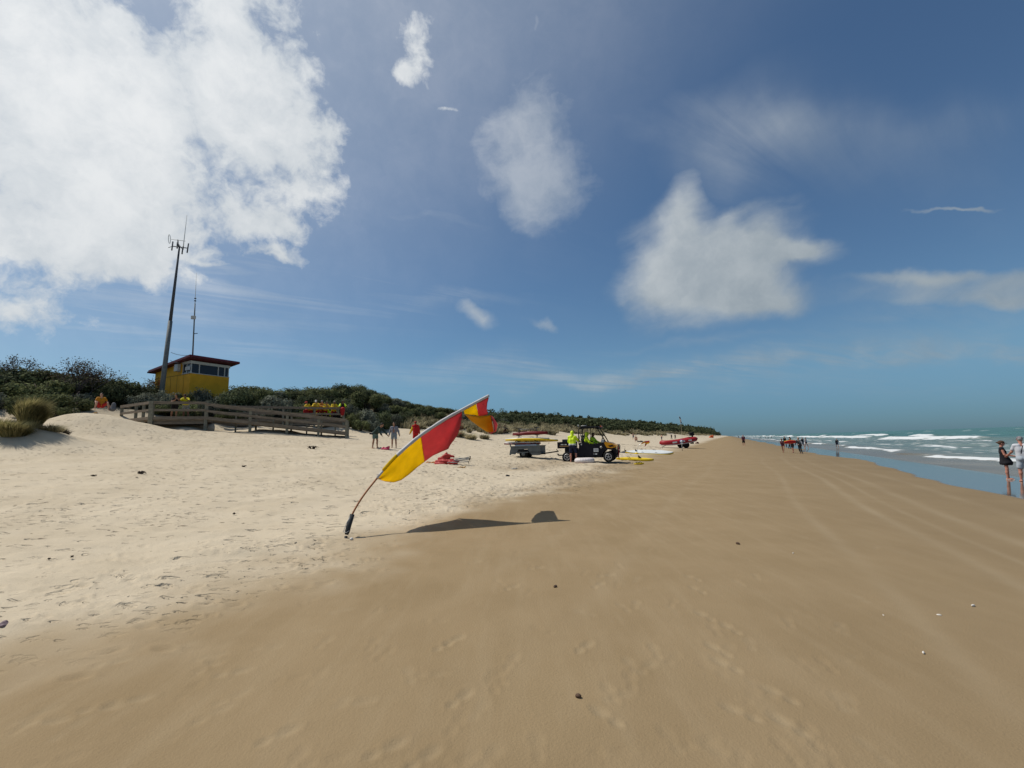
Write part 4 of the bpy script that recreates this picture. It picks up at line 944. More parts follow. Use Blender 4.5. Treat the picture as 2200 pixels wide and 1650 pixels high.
def panel(name, top, bot, m, off0, off1, n=30, k=16, wav=.055, fr=2.2, ph=0., hem=False):
    """cloth between the pole edge and the fly edge; offN = how far the fly is blown away from the pole (metres, start and end)"""
    T_ = resamp(top, n); B_ = resamp(bot, n); rows = []
    for i in range(n):
        r_ = []
        for j in range(k+1):
            v = j/k; p = T_[i]*(1-v)+B_[i]*v; u = i/(n-1); o_ = (off0*(1-u)+off1*u)
            Yv = fY(T_[i][0])+o_*v**.9+wav*math.sin(fr*math.pi*v+ph+u*4)*v+wav*.5*math.sin(u*9+v*3+ph)*v
            r_.append(at(p[0], p[1], Yv)-g0)
        rows.append(r_)
    b = MB(); b.grid(rows); o = b.build(name, m, fl); md = o.modifiers.new('thick', 'SOLIDIFY'); md.thickness = .0025; md.offset = 0
    return rows
FO = .78
hl = lambda x0, x1, d=2.0: [(x, hoist(x)+d) for x in np.linspace(x0, x1, 12)]
rA = panel('yellow_panel', hl(810, 904, 3), [(813, 1029), (828, 1034), (846, 1036), (862, 1031), (880, 1018), (897, 1003), (912, 992)], M_yel, .05, FO, ph=.3)
rB = panel('red_panel', hl(904.5, 992, 3), [(912, 992), (930, 979), (950, 970), (963, 965), (968, 955), (976, 945), (985, 931), (990, 912), (993, 892)], M_red, FO, .02, ph=1.2, n=34)
rC = panel('yellow_panel', hl(996, 1023, 3), [(998, 889), (1008, 891), (1020, 892), (1028, 894)], M_yel, .05, .20, n=14, k=8, wav=.012)
rD = panel('red_panel', hl(1023.5, 1049, 3), [(1028, 894), (1038, 893), (1048, 890.5), (1046, 878), (1047, 866), (1050, 855)], M_red, .20, .02, n=20, k=8, wav=.012)
# the corner that has folded back: doubled cloth, then the red edge behind it
rE = panel('folded_panel', [(997, 889.5), (1012, 892.5), (1028, 894.5), (1045, 893), (1054, 892)], [(999, 891), (1012, 904), (1030, 917.5), (1047, 928.5), (1061, 927.5)], M_oran, .25, .85, n=24, k=12, wav=.05, fr=1.2)
rF = panel('folded_red_edge', [(1055, 892.5), (1059, 905), (1062, 927), (1047, 930)], [(1060, 897), (1069, 911), (1066, 927), (1055, 931.5)], M_red, .82, .95, n=14, k=5, wav=.02)
b = MB(); rs = np.random.RandomState(4)
for i in range(16, 32):
    p = rB[i][-1]; 
    if rs.rand() < .8: b.tube([p, p+Vector((.018+rs.rand()*.02, .01, -.006-rs.rand()*.02)), p+Vector((.045+rs.rand()*.02, .02, -.02-rs.rand()*.03))], .0025, 4)
b.build('frayed_threads', M_red, fl)
b = MB(); e_ = [rA[i][-1]+Vector((0, -.004, 0)) for i in range(len(rA))]; b.tube(e_, .005, 5); e_ = [p+Vector((0, -.004, 0)) for p in rA[-1]]; b.tube(e_, .006, 5); b.build('seam', M_yel, fl)

# ------------------------------------------------------------------ boards
def board_mesh(L_, W_, T_, nose=.32, tail=.42, rocker=.10, ms=(0, 1)):
    b = MB(); n = 28; rings = []
    for i in range(n+1):
        t = i/n; x = (t-.5)*L_
        w = W_*.5*max(.015, (min(1, math.sin(math.pi*min(1, t/(2*tail)))**.75 if t < tail else 1))*(math.sin(math.pi*min(1, (1-t)/(2*nose)))**.7 if t > 1-nose else 1))
        zc = rocker*(max(0, t-.55)/.45)**2+rocker*.35*(max(0, .3-t)/.3)**2; th = T_*(.25+.75*math.sin(math.pi*min(max(t, .06), .94))**.6)
        rings.append([(x, w*math.copysign(abs(math.cos(a))**.75, math.cos(a)), zc+th*.5+th*.5*math.copysign(abs(math.sin(a))**.8, math.sin(a))) for a in np.linspace(0, 2*math.pi, 17)[:-1]])
    b.loft(rings); return b
def board(name, label, loc, rz, L_, W_, T_, deck, rail, rot=None, group=None, fin=None, **kw):
    root = empty(name, loc, rz, label, 'board', group, rot=rot)
    b = board_mesh(L_, W_, T_, **kw); b.build('rail', rail, root)
    b = board_mesh(L_*.985, W_*.86, T_*.6, **kw); o = b.build('deck', deck, root); o.location.z = T_*.47
    if fin:
        b = MB(); b.prism([(-.12, 0), (.10, 0), (-.02, .11), (-.16, .22), (-.17, .18)], -.008, .008, 'Y'); o = b.build('fin', M_black, root); o.location = fin
    b = MB(); 
    for x in (-L_*.16, L_*.12):
        b.tube([(x-.09, W_*.30, T_*1.02), (x, W_*.30, T_*1.02+.05), (x+.09, W_*.30, T_*1.02)], .011, 6); b.tube([(x-.09, -W_*.30, T_*1.02), (x, -W_*.30, T_*1.02+.05), (x+.09, -W_*.30, T_*1.02)], .011, 6)
    b.build('grip_strap', M_black, root); return root
UAZ = R(-19)                                                # buggy and trailer point right and a little towards the viewer
ux = Vector((math.cos(UAZ), math.sin(UAZ), 0)); uy = Vector((-math.sin(UAZ), math.cos(UAZ), 0))

# ------------------------------------------------------------------ buggy
gu = ground(1262, 993.5); KU = gu.y/25.0
uo = gu+uy*.62*KU; uo.z = gu.z+.02
utv = empty('beach_buggy', uo, 0, 'black and amber open beach patrol buggy towing the board trailer', 'buggy', rot=(R(.5), R(.8), UAZ), scale=KU)
def P2(o): return o
b = MB()
b.prism([(-.72, .30), (-.78, .62), (-.45, .72), (-.42, 1.06), (.28, .98), (.78, 1.06), (1.02, 1.02), (1.30, .94), (1.52, .80), (1.62, .60), (1.60, .46), (1.52, .58), (1.38, .66), (1.18, .69), (.98, .64), (.86, .50), (.80, .30)], -.66, .66, 'Y')
b.box((.62, 1.0, .34), (-.98, 0, .60), None, .03); b.box((.22, 1.0, .36), (1.50, 0, .42), None, .03); b.box((2.1, 1.1, .06), (.1, 0, .28)); b.box((.3, .9, .30), (1.45, 0, .50), None, .04)
body = b.build('body', M_utvB, utv)
for sy in (-1, 1):
    b = MB(); b.prism([(-.36, .36), (-.36, 1.10), (-.05, 1.12), (.22, .98), (.66, .80), (.70, .36)], sy*.665, sy*.70, 'Y'); dr = b.build('door', M_utvB, utv)
    b = MB(); b.box((.14, .03, .03), (-.22, sy*.715, .92)); b.build('handle', M_black, dr)
    b = MB(); b.prism([(.98, 1.05), (1.04, 1.10), (1.40, 1.00), (1.62, .86), (1.56, .80), (1.36, .76), (1.12, .78), (1.04, .90)], sy*.60, sy*.69, 'Y'); b.build('side_panel', M_utvY, utv)
b = MB(); b._add([(1.00, -.60, 1.11), (1.00, .60, 1.11), (1.36, .58, 1.04), (1.36, -.58, 1.04), (1.64, .50, .87), (1.64, -.50, .87), (1.00, -.60, 1.02), (1.00, .60, 1.02), (1.64, -.50, .80), (1.64, .50, .80)], [[0, 1, 2, 3], [3, 2, 4, 5], [0, 3, 5, 8, 6], [1, 7, 9, 4, 2], [5, 4, 9, 8], [6, 7, 1, 0]]); b.build('hood', M_utvY, utv)
b = MB(); b.prism([(1.18, .90), (1.42, .94), (1.52, .86), (1.28, .82)], -.7, -.693, 'Y'); b.prism([(1.18, .90), (1.42, .94), (1.52, .86), (1.28, .82)], .693, .7, 'Y'); b.build('panel_vent', M_utvB, utv)
for sy in (-1, 1):
    b = MB(); b.box((.08, .22, .16), (1.62, sy*.46, .76), Matrix.Rotation(sy*-.15, 3, 'Z'), .025); b.build('headlight', mat('headlight_lens', (.72, .60, .30), .2), utv)
# roll cage
b = MB(); r_ = .030
for sy in (-.58, .58):
    b.tube([(-.44, sy, .95), (-.44, sy, 1.45), (-.42, sy, 1.84), (-.34, sy, 1.90), (.30, sy, 1.91), (.62, sy, 1.84), (.84, sy, 1.48), (1.06, sy, 1.08)], r_, 8)
    b.tube([(.02, sy, 1.0), (.06, sy*.98, 1.89)], .018, 6)
for (x, z) in ((-.43, 1.86), (.62, 1.83), (1.05, 1.09), (-.44, 1.15), (.25, 1.12)): b.tube([(x, -.58, z), (x, .58, z)], r_*.9, 8)
b.tube([(-.44, -.56, 1.2), (-.44, .5, 1.82)], .018, 6); b.build('roll_cage', M_black, utv)
b = MB(); b.box((1.12, 1.22, .055), (.08, 0, 1.955), Matrix.Rotation(R(1.2), 3, 'Y'), .025); b.box((.30, 1.14, .05), (.66, 0, 1.915), Matrix.Rotation(R(14), 3, 'Y'), .02); roof_ = b.build('roof', M_utvB, utv)
b = MB(); b.box((.07, .50, .09), (.78, -.1, 1.97), None, .02); b.build('warning_light', mat('orange_lens', (.55, .10, .02), .3), roof_)
b = MB(); b.tube([(-.45, -.54, 1.95), (-.45, -.54, 2.10)], .022, 6); b.tube([(-.42, .2, 2.04), (-.1, .2, 2.05)], .02, 6); b.build('roof_bracket', M_cream, roof_)
# tub at the back
b = MB(); b.box((.92, 1.22, .05), (-1.22, 0, .80)); b.box((.05, 1.22, .34), (-1.66, 0, .96), None, .01); b.box((.05, 1.22, .34), (-.78, 0, .96), None, .01)
for sy in (-1, 1): b.box((.84, .05, .34), (-1.22, sy*.585, .96), None, .01)
tub = b.build('cargo_tub', M_utvB, utv)
b = MB(); b.box((.55, .02, .05), (-1.28, -.615, .90)); b.build('tub_rail', mat('tan_rail', (.33, .20, .09), .7), tub)
b = MB(); b.box((.16, .015, .04), (-1.40, -.618, .99)); b.box((.12, .015, .04), (-1.2, -.618, .99)); b.build('white_lettering', M_boardW, tub)
b = MB(); b.box((.42, .6, .16), (-1.22, -.15, 1.2), None, .02); b.build('storage_box', mat('dark_grey_box', (.03, .035, .04), .6), tub)
for sy in (-.32, .32):
    b = MB(); b.box((.46, .52, .14), (.06, sy, .72), None, .04); b.box((.12, .50, .58), (-.24, sy, 1.05), Matrix.Rotation(R(-10), 3, 'Y'), .05); b.box((.09, .26, .16), (-.30, sy, 1.42), None, .04); b.build('seat', mat('seat_vinyl', (.03, .03, .032), .6), utv)
b = MB(); tl = [(.72+.05*math.sin(a), .32+.16*math.cos(a), 1.18+.15*math.sin(a)) for a in np.linspace(0, 2*math.pi, 18)]; b.tube(tl, .014, 6); b.tube([(.72, .32, 1.18), (.95, .32, 1.0)], .02, 6); b.build('steering_wheel', M_black, utv)
b = MB(); b.box((.14, .1, .16), (.86, -.40, 1.15), None, .04); b.box((.1, .1, .12), (.90, -.1, 1.15), None, .03); b.build('dash_bag', M_boardW, utv)
for (x, sy) in ((-1.12, -1), (1.18, -1), (-1.12, 1), (1.18, 1)):
    b = MB(); b.lathe([(.18, -.12), (.265, -.125), (.292, -.09), (.295, 0), (.292, .09), (.265, .125), (.18, .12)], (x, sy*.58, .29), 'Y', 28); ty = b.build('wheel', M_tyre, utv)
    b = MB(); yo = sy*.705; b.lathe([(.182, sy*.60), (.182, yo), (.150, yo+sy*.006), (.146, sy*.66)], (x, 0, .29), 'Y', 24)
    for k in range(5):
        a = k*2*math.pi/5+.3; b.beam((x+.03*math.cos(a), sy*.69, .29+.03*math.sin(a)), (x+.155*math.cos(a), sy*.69, .29+.155*math.sin(a)), .03, .045, up=(0, 1, 0))
    b.lathe([(.045, sy*.66), (.045, sy*.70), (.02, sy*.71)], (x, 0, .29), 'Y', 14); b.build('rim', M_rim, ty)
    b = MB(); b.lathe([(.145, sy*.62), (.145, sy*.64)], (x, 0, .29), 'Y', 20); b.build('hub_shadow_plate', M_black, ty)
b = MB()
for sy in (-.34, .34): b.tube([(1.58, sy, .35), (1.70, sy, .55), (1.72, sy, .86), (1.66, sy*.9, .96)], .024, 8)
for z in (.50, .70, .90): b.tube([(1.70, -.40, z), (1.72, 0, z), (1.70, .40, z)], .022, 8)
b.build('bull_bar', M_black, utv)
b = MB(); b.tube([(1.70, -.52, .80), (1.74, -.53, .55), (1.70, -.5, .32), (1.73, -.48, .16)], [.028, .03, .028, .02], 8); b.build('red_strap', mat('red_strap', (.22, .008, .012), .6), utv)
b = MB(); b.box((.26, .006, .19), (.52, -.704, .66)); b.build('white_sticker', M_boardW, utv)
b = MB()
for i, (w_, z_) in enumerate([(.20, .72), (.22, .685), (.18, .65), (.21, .615)]): b.box((w_, .003, .018), (.52, -.7085, z_))
b.build('sticker_text', mat('grey_print', (.2, .2, .22), .6), utv)
b = MB(); b.lathe([(.062, -.664), (.062, -.668)], (.80, 0, .82), 'Y', 20); b.build('round_emblem', M_cream, utv)
b = MB(); b.lathe([(.038, -.669), (.038, -.672)], (.80, 0, .82), 'Y', 16); b.build('emblem_centre', mat('grey_emblem', (.16, .16, .18), .6), utv)
b = MB(); b.box((.10, .004, .06), (.52, -.703, .45)); b.box((.05, .004, .03), (.40, -.703, .45)); b.build('small_sticker', M_boardW, utv)
b = MB(); b.box((.06, .006, .10), (-.28, -.706, .98)); b.build('reflector', M_cream, utv)
b = MB(); b.tube([(-1.2, 0, .38), (-1.78, 0, .36)], .035, 8); b.lathe([(.04, .36), (.045, .42), (.03, .46)], (-1.80, 0, 0), seg=12); b.build('tow_hitch', M_black, utv)

# ------------------------------------------------------------------ trailer with its rack
to = uo-ux*3.62*KU+uy*.05; to.z = tz(to.x, to.y)+.0
tr = empty('board_trailer', to, 0, 'grey box trailer with a rack of rescue boards behind the buggy', 'trailer', rot=(0, 0, UAZ), scale=KU)
b = MB(); W2 = .60
b.box((1.80, 1.20, .05), (0, 0, .34))
for sy in (-1, 1): b.prism([(-.90, .24), (-.90, .70), (.90, .70), (.90, .16), (.40, .16), (.14, .52), (-.42, .52), (-.62, .24)], sy*.60, sy*.56, 'Y')
b.box((.04, 1.12, .44), (-.88, 0, .50)); b.box((.04, 1.12, .50), (.88, 0, .46)); bd = b.build('box', M_gal, tr)
b = MB(); b.beam((-.92, -.61, .70), (.92, -.61, .70), .05, .04); b.beam((-.92, .61, .70), (.92, .61, .70), .05, .04); b.beam((-.92, -.61, .58), (.92, -.61, .58), .02, .03); b.beam((.93, -.6, .70), (.93, .6, .70), .04, .04); b.build('lip', M_steel, bd)
for sy in (-1, 1):
    b = MB(); b.lathe([(.12, -.09), (.22, -.095), (.245, -.06), (.245, .06), (.22, .095), (.12, .09)], (-.14, sy*.50, .245), 'Y', 24); w_ = b.build('wheel', M_tyre, tr)
    b = MB(); b.lathe([(.12, sy*.56), (.11, sy*.60), (.05, sy*.59), (.03, sy*.61)], (-.14, 0, .245), 'Y', 16); b.build('rim', M_gal, w_)
b = MB(); b.prism([(-.46, .50), (.12, .50), (.42, .17), (.36, .17), (.08, .44), (-.40, .44)], -.60, -.48, 'Y'); b.build('mudguard', M_black, tr)
b = MB(); b.tube([(.85, 0, .22), (1.85, 0, .34)], .035, 8); b.tube([(.85, -.35, .22), (1.3, 0, .27)], .03, 8); b.tube([(.85, .35, .22), (1.3, 0, .27)], .03, 8); b.tube([(1.80, 0, .36), (1.72, 0, .46)], .02, 6); b.build('drawbar', M_black, tr)
for x in (-.56, .58):
    b = MB(); b.tube([(x, 0, .68), (x, 0, 1.78)], .03, 8)
    b.tube([(x, -.46, 1.78), (x, .46, 1.78)], .028, 8)
    for z in (.98, 1.32): b.tube([(x, -.52, z+.03), (x, 0, z), (x, .52, z+.03)], .022, 6)
    b.tube([(x, -.50, .86), (x, -.05, .70)], .03, 6); b.tube([(x, .50, .86), (x, .05, .70)], .03, 6); b.tube([(x-.25, -.5, .86), (x, -.05, .70)], .03, 6); b.build('rack_post', M_black, tr)
b = MB(); b.tube([(-.56, 0, 1.70), (.58, 0, 1.69)], .022, 8); b.build('rack_bar', M_steel, tr)
b = MB(); b.box((.10, .05, .34), (-.95, -.5, .36), Matrix.Rotation(.2, 3, 'Y'), .01); b.box((.06, .05, .4), (-.92, -.55, .72), Matrix.Rotation(-.35, 3, 'Y'), .01); b.build('tail_gate_post', M_gal, tr)
def on_tr(x, y, z): return to+(ux*x+uy*y+Vector((0, 0, z)))*KU
g_b = 'rescue boards on the trailer rack'
board('rescue_board', 'long yellow rescue board with white deck on the middle of the trailer rack', on_tr(.04, -.30, 1.00), 0, 2.75*KU, .52*KU, .19*KU, M_boardW, M_boardY, rot=(R(-4), R(1.5), UAZ), group=g_b, fin=None, rocker=.03)
board('rescue_board', 'dark red rescue board strapped on the top arms of the trailer rack', on_tr(.22, -.26, 1.34), 0, 2.2*KU, .50*KU, .20*KU, M_boardR, M_boardR, rot=(R(-4), R(0), UAZ), group=g_b, rocker=.02)
board('rescue_board', 'cream and yellow rescue board on the far side of the trailer rack', on_tr(.42, .30, .94), 0, 2.7*KU, .52*KU, .17*KU, M_boardW, M_boardY, rot=(R(-10), R(2), UAZ), group=g_b, rocker=.03)
board('rescue_board', 'red and white rescue board lying lowest on the trailer rack', on_tr(-.30, -.22, .80), 0, 2.3*KU, .48*KU, .15*KU, M_boardW, M_boardR, rot=(R(8), R(1), UAZ), group=g_b, rocker=.02)
b = MB(); b.box((1.35*KU, .7*KU, .10*KU), (0, 0, 0), None, .03); o = b.build('white_sheet', mat('white_bundle', (.62, .63, .64), .6, .1, 4)); o.location = on_tr(-.02, -.1, .74); o.rotation_euler = (0, 0, UAZ); tag(o, 'white flat pack lying in the trailer under the boards', 'pack')

# inflated ring beside the buggy
gr = ground(1256, 994.5); sdf = Solid(.018)
for k in range(20):
    a0, a1 = k*2*math.pi/20, (k+1)*2*math.pi/20; sdf.cone((.42*math.cos(a0), .24*math.sin(a0), .13), (.42*math.cos(a1), .24*math.sin(a1), .15), .145, .145, .03)
sdf.ell((0, 0, .10), (.42, .25, .08), k=.03)
me_ = sdf.mesh('rescue_ring'); o = link_mesh('rescue_ring', me_, mat('white_pvc', (.66, .60, .58), .4, .05, 4)); o.location = gr; o.location.z -= .01; o.rotation_euler = (R(2), 0, R(-4)); tag(o, 'white inflated rescue ring lying on the sand beside the buggy', 'rescue ring')
b = MB(); b.lathe([(.44, -.02), (.50, .0), (.53, .05), (.50, .09), (.44, .05)], seg=28); o2 = b.build('pink_base', mat('pink_rubber', (.50, .20, .17), .5), o); o2.scale = (1.02, .70, 1)

# boards on the sand right of the buggy
def sandy(px, py, dz=0): g = ground(px, py); return Vector((g.x, g.y, g.z+dz))
g1 = sandy(1395, 975.5); board('rescue_board', 'big white rescue board with yellow rail lying on the sand right of the buggy', g1+Vector((0, 0, .03)), 0, 100*g1.y/950, .92, .22, M_boardW, M_boardY, rot=(R(22), R(3.0), R(-4)), fin=(-1.05, 0, .18), rocker=.05)
g2 = sandy(1364, 990); board('paddle_board', 'long yellow board on the sand in front of the white board', g2+Vector((0, 0, .03)), 0, 78*g2.y/950, .50, .16, M_boardY, M_boardY, rot=(R(13), R(3.5), R(-6)), fin=(.35, 0, .13), rocker=.02)
g3 = sandy(1373, 998.5); board('rescue_tube', 'short yellow foam rescue tube on the sand below the long yellow board', g3+Vector((0, 0, .0)), 0, 22*g3.y/950, .16, .11, M_boardY, M_boardY, rot=(R(0), R(-2), R(6)), rocker=.02)
g4 = sandy(1346, 973.5); bl = board('rescue_board', 'dark blue board with a raised fin behind the white board', g4+Vector((0, .25, .02)), 0, 30*g4.y/950, .42, .10, mat('navy_board', (.02, .035, .09), .4), mat('navy_board', (.02, .035, .09), .4), rot=(0, 0, R(3)), fin=(.05, 0, .10), rocker=.02)

# little patrol flag beside the boards
g5 = sandy(1368, 976); fp = empty('small_flag', g5, 0, 'small red and yellow flag on a curved thin pole behind the boards', 'flag'); k5 = g5.y
pts = [at(x, y, k5)-g5 for x, y in [(1368, 976), (1369, 966), (1372, 958), (1378, 951.5), (1385, 948), (1394, 947)]]
b = MB(); b.tube(smooth_path(pts, 4), .014, 6); b.build('pole', M_wire, fp)
for nm, m_, top, bot in [('yellow_panel', M_oran, [(1378, 951), (1386, 947.5)], [(1377.5, 954.5), (1386, 951)]), ('red_panel', M_red, [(1386, 947.5), (1396, 946.8)], [(1386, 951.2), (1395, 950.5)]), ('yellow_panel', M_yel, [(1385, 951.4), (1397, 950.3)], [(1387, 954), (1393, 953.5)]), ('red_panel', M_red, [(1385.5, 954), (1390, 953.8)], [(1386, 960), (1387, 958)])]:
    Tq = resamp(top, 6); Bq = resamp(bot, 6); b = MB(); b.grid([[at(*(Tq[i]*(1-v)+Bq[i]*v), k5+.15*v+.05*math.sin(i+v*3))-g5 for v in np.linspace(0, 1, 5)] for i in range(6)]); o = b.build(nm, m_, fp); md = o.modifiers.new('t', 'SOLIDIFY'); md.thickness = .004
b = MB(); b.lathe([(.10, 0), (.16, .03), (.12, .12), (.03, .16)], seg=14); b.build('sand_weight', M_boardY, fp)

# ------------------------------------------------------------------ inflatable rescue boat on its trolley
gb = ground(1466, 962.5); gb = Vector((gb.x, gb.y, gb.z)); kb = gb.y/950.0
bo = empty('rescue_boat', gb+Vector((0, 0, .0)), 0, 'red inflatable rescue boat with outboard motor on a beach trolley', 'boat', rot=(0, 0, R(6)), scale=kb*72/4.05)
tilt = Matrix.Rotation(R(5.5), 3, 'Y'); zb0 = Vector((0, 0, .78))
def bt(x, y, z): return tilt.inverted() @ Vector((x, y, z))+zb0      # stern (+x) up
def tubepts(sy): return [bt(1.35, sy*.62, .10), bt(.8, sy*.66, .05), bt(0, sy*.68, 0), bt(-.9, sy*.68, .0), bt(-1.7, sy*.60, .04), bt(-2.25, sy*.36, .10), bt(-2.48, 0, .14)]
b = MB()
for sy in (-1, 1): b.tube(smooth_path(tubepts(sy), 5), [.30]*31, 16)
for sy in (-1, 1): b.tube([bt(1.35, sy*.62, .10), bt(1.55, sy*.61, .14), bt(1.72, sy*.60, .17)], [.30, .2, .03], 16)
hull = b.build('side_tube', M_irb, bo)
b = MB()
for sy in (-1, 1): b.tube(smooth_path([p+Vector((0, sy*.20, -.225)) for p in tubepts(sy)[:-2]]+[tubepts(sy)[-2]+Vector((-.12, sy*.1, -.24)), tubepts(sy)[-1]+Vector((-.2, 0, -.23))], 5), .05, 8)
b.build('rubbing_strake', M_white, bo)
b = MB(); b.prism([(-2.2, -.12), (1.2, -.14), (1.2, -.02), (-2.2, .0)], -.5, .5, 'Y')
for v in b.bm.verts: v.co = bt(*v.co)
b.build('floor', mat('dark_floor', (.05, .05, .055), .7), bo)
for (x, ln) in ((-1.35, .55), (-.35, .5), (.55, .4)):
    b = MB(); b.box((ln, .012, .17), bt(x, -.98, .06), tilt.inverted(), .004); b.build('white_patch', M_boardW, bo)
b = MB(); b.box((.06, 1.0, .5), bt(1.2, 0, .15), tilt.inverted(), .01); b.build('transom', M_black, bo)
b = MB(); b.box((.50, .34, .42), bt(1.38, 0, .72), tilt.inverted(), .08); b.box((.16, .14, .6), bt(1.42, 0, .25), tilt.inverted(), .03); b.box((.3, .05, .08), bt(1.45, 0, -.05)); b.build('outboard_motor', M_black, bo)
b = MB(); b.tube([bt(1.2, 0, .6), bt(.75, .1, .62)], .03, 6); b.build('tiller', M_black, bo)
b = MB(); b.tube([bt(-1.8, 0, -.15), bt(.9, 0, -.22)], .04, 8); b.tube([(0.15, -.75, .38), (.15, .75, .38)], .035, 8); b.tube([(0.15, -.4, .38), bt(.15, -.4, -.2)], .03, 6); b.tube([(0.15, .4, .38), bt(.15, .4, -.2)], .03, 6); b.tube([bt(-1.8, 0, -.15), (-2.9, 0, .06)], .03, 6); b.build('trolley_frame', M_gal, bo)
for sy in (-1, 1):
    b = MB(); b.lathe([(.1, -.13), (.34, -.15), (.385, -.08), (.385, .08), (.34, .15), (.1, .13)], (.15, sy*.68, .38), 'Y', 24); b.build('balloon_wheel', M_tyre, bo)
b = MB(); b.box((.35, .25, .2), bt(1.0, -.45, -.32), None, .04); b.build('fuel_bag', M_black, bo)

# sign post in front of the boat, tall flag pole behind it
gs = ground(1466, 968.5); ks = gs.y/950.0
sg_ = empty('beach_sign', gs, 0, 'small round blue and white sign on a white post in front of the boat', 'sign', rot=(0, 0, R(-20)))
b = MB(); b.box((.045, .045, 17*ks), (0, 0, 8.5*ks), None, .006); b.build('post', M_boardW, sg_)
b = MB(); b.box((.06, .06, 5*ks), (0, 0, 1.5*ks), None, .006); b.build('post_base', M_wood, sg_)
zc = 19.5*ks; b = MB(); b.lathe([(3.8*ks, -.012), (3.8*ks, .012)], (0, 0, zc), 'Y', 24); d_ = b.build('sign_disc', mat('blue_sign', (.05, .10, .32), .5), sg_)
b = MB(); b.lathe([(2.5*ks, -.018), (2.5*ks, -.013)], (0, 0, zc+.2*ks), 'Y', 20); b.box((5.2*ks, .012, 1.6*ks), (0, -.012, zc-4.2*ks)); b.build('white_symbol', M_boardW, d_)
gp = ground(1466, 951); kp = gp.y
fp2 = empty('flag_pole', gp, 0, 'tall thin pole with a small blue and white flag behind the rescue boat', 'flag pole')
pts = [at(x, y, kp)-gp for x, y in [(1466.5, 951), (1465, 935), (1463.5, 918), (1461.5, 905), (1458.5, 894)]]
b = MB(); b.tube(smooth_path(pts, 4), .03, 8); b.build('pole', mat('pale_pole', (.45, .38, .28), .6), fp2)
for nm, m_, y0, y1 in [('blue_panel', mat('blue_cloth', (.03, .06, .16), .7, trans=.25), 895, 899.5), ('white_panel', M_white, 899.5, 906), ('blue_panel', mat('blue_cloth', (.03, .06, .16), .7, trans=.25), 906, 909.5)]:
    x0, x1 = np.interp([y0, y1], [894, 905, 918], [1458.5, 1461.5, 1463.5]); b = MB()
    b.grid([[at((x0*(1-u)+x1*u)+v*2.6+.3, (y0*(1-u)+y1*u)+v*.8, kp+.1*math.sin(v*5+u*3)*v)-gp for v in np.linspace(0, 1, 6)] for u in np.linspace(0, 1, 5)]); o = b.build(nm, m_, fp2); md = o.modifiers.new('t', 'SOLIDIFY'); md.thickness = .006

# ------------------------------------------------------------------ red bundle: collapsed beach shelter
gf = ground(968, 998); kf = gf.y/950.
bu = empty('collapsed_shelter', gf, 0, 'collapsed red beach shelter with silver legs lying on the sand', 'shelter')
sdf = Solid(.022)
def bp_(dx, dy, z): return (dx*kf, dy, z)
sdf.cone(bp_(-28, .0, .12), bp_(2, .05, .13), .13, .15, .05).cone(bp_(-24, .15, .28), bp_(-10, .1, .30), .10, .12, .05).cone(bp_(-13, .1, .40), bp_(-8, .1, .58), .12, .03, .04).cone(bp_(-8, .1, .42), bp_(6, .1, .38), .11, .06, .04)
sdf.cone(bp_(0, -.1, .08), bp_(16, -.15, .08), .11, .06, .05).cone(bp_(-30, -.1, .06), bp_(-12, -.25, .05), .08, .07, .05).cone(bp_(2, .05, .20), bp_(17, .0, .14), .09, .05, .05)
def crump(G): 
    x, y, z = G[..., 0], G[..., 1], G[..., 2]
    return -.030*(np.abs(vnoise(x*7+z*5, y*9+z*4))*2-.5)-.016*(np.abs(vnoise(x*17+z*13+4, y*15-z*11))*2-.5)
link_mesh('red_canopy', sdf.mesh('red_canopy', crump), mat('red_nylon', (.40, .035, .030), .55, .12, 5, .2, 12), bu)
b = MB()
for (y_, z0, z1, x1) in ((-.12, .16, .26, 40), (.0, .20, .33, 41), (.1, .14, .20, 39), (-.2, .10, .12, 38), (.05, .30, .27, 40)): b.box((.001, .001, .001), bp_(0, 0, 0)); b.beam(bp_(5, y_, z0), bp_(x1, y_-.05, z1), .035, .035, .004)
b.build('silver_leg', mat('aluminium', (.36, .36, .35), .45, metal=.4), bu)
b = MB()
for (y_, z1, x1) in ((-.17, .27, 41), (-.05, .34, 42), (.05, .20, 40), (-.25, .11, 39)): b.box((.06, .05, .05), bp_(x1, y_, z1), None, .008); b.tube([bp_(x1+.5, y_, z1), bp_(x1+1, y_, z1-.12)], .012, 6)
b.build('black_foot', M_black, bu)
b = MB()
for (x, w_) in ((-3, .12), (1, .18), (6, .10)): b.box((w_, .006, .035), bp_(x, -.235, .12), Matrix.Rotation(.12*x, 3, 'Y'))
b.build('white_print', M_white, bu)
def rag(px, py, w, h, m, label, cat, name, seed=0):
    g = ground(px, py); k = g.y/950.; s = Solid(max(.008, w*k*.05)); r2 = random.Random(seed)
    for i in range(5): s.cone(((-.5+.22*i)*w*k, r2.uniform(-.06, .06), .02), ((-.3+.22*i)*w*k, r2.uniform(-.06, .06), h*k*r2.uniform(.3, .9)), h*k*.35, h*k*.22, .02)
    o = link_mesh(name, s.mesh(name, lambda G: -.008*vnoise(G[..., 0]*22+G[..., 2]*9, G[..., 1]*22+seed)), m); o.location = g; o.location.z -= .01; return tag(o, label, cat)
M_or = mat('orange_cloth', (.50, .17, .035), .7, .2, 9)
rag(925, 995, 18, 5, M_or, 'orange strap lying on the sand left of the collapsed red shelter', 'strap', 'orange_strap', 1)
rag(991, 1005, 16, 4, mat('tan_cloth', (.42, .24, .08), .8, .2, 9), 'tan orange rag on the sand in front of the silver shelter legs', 'rag', 'orange_rag', 2)
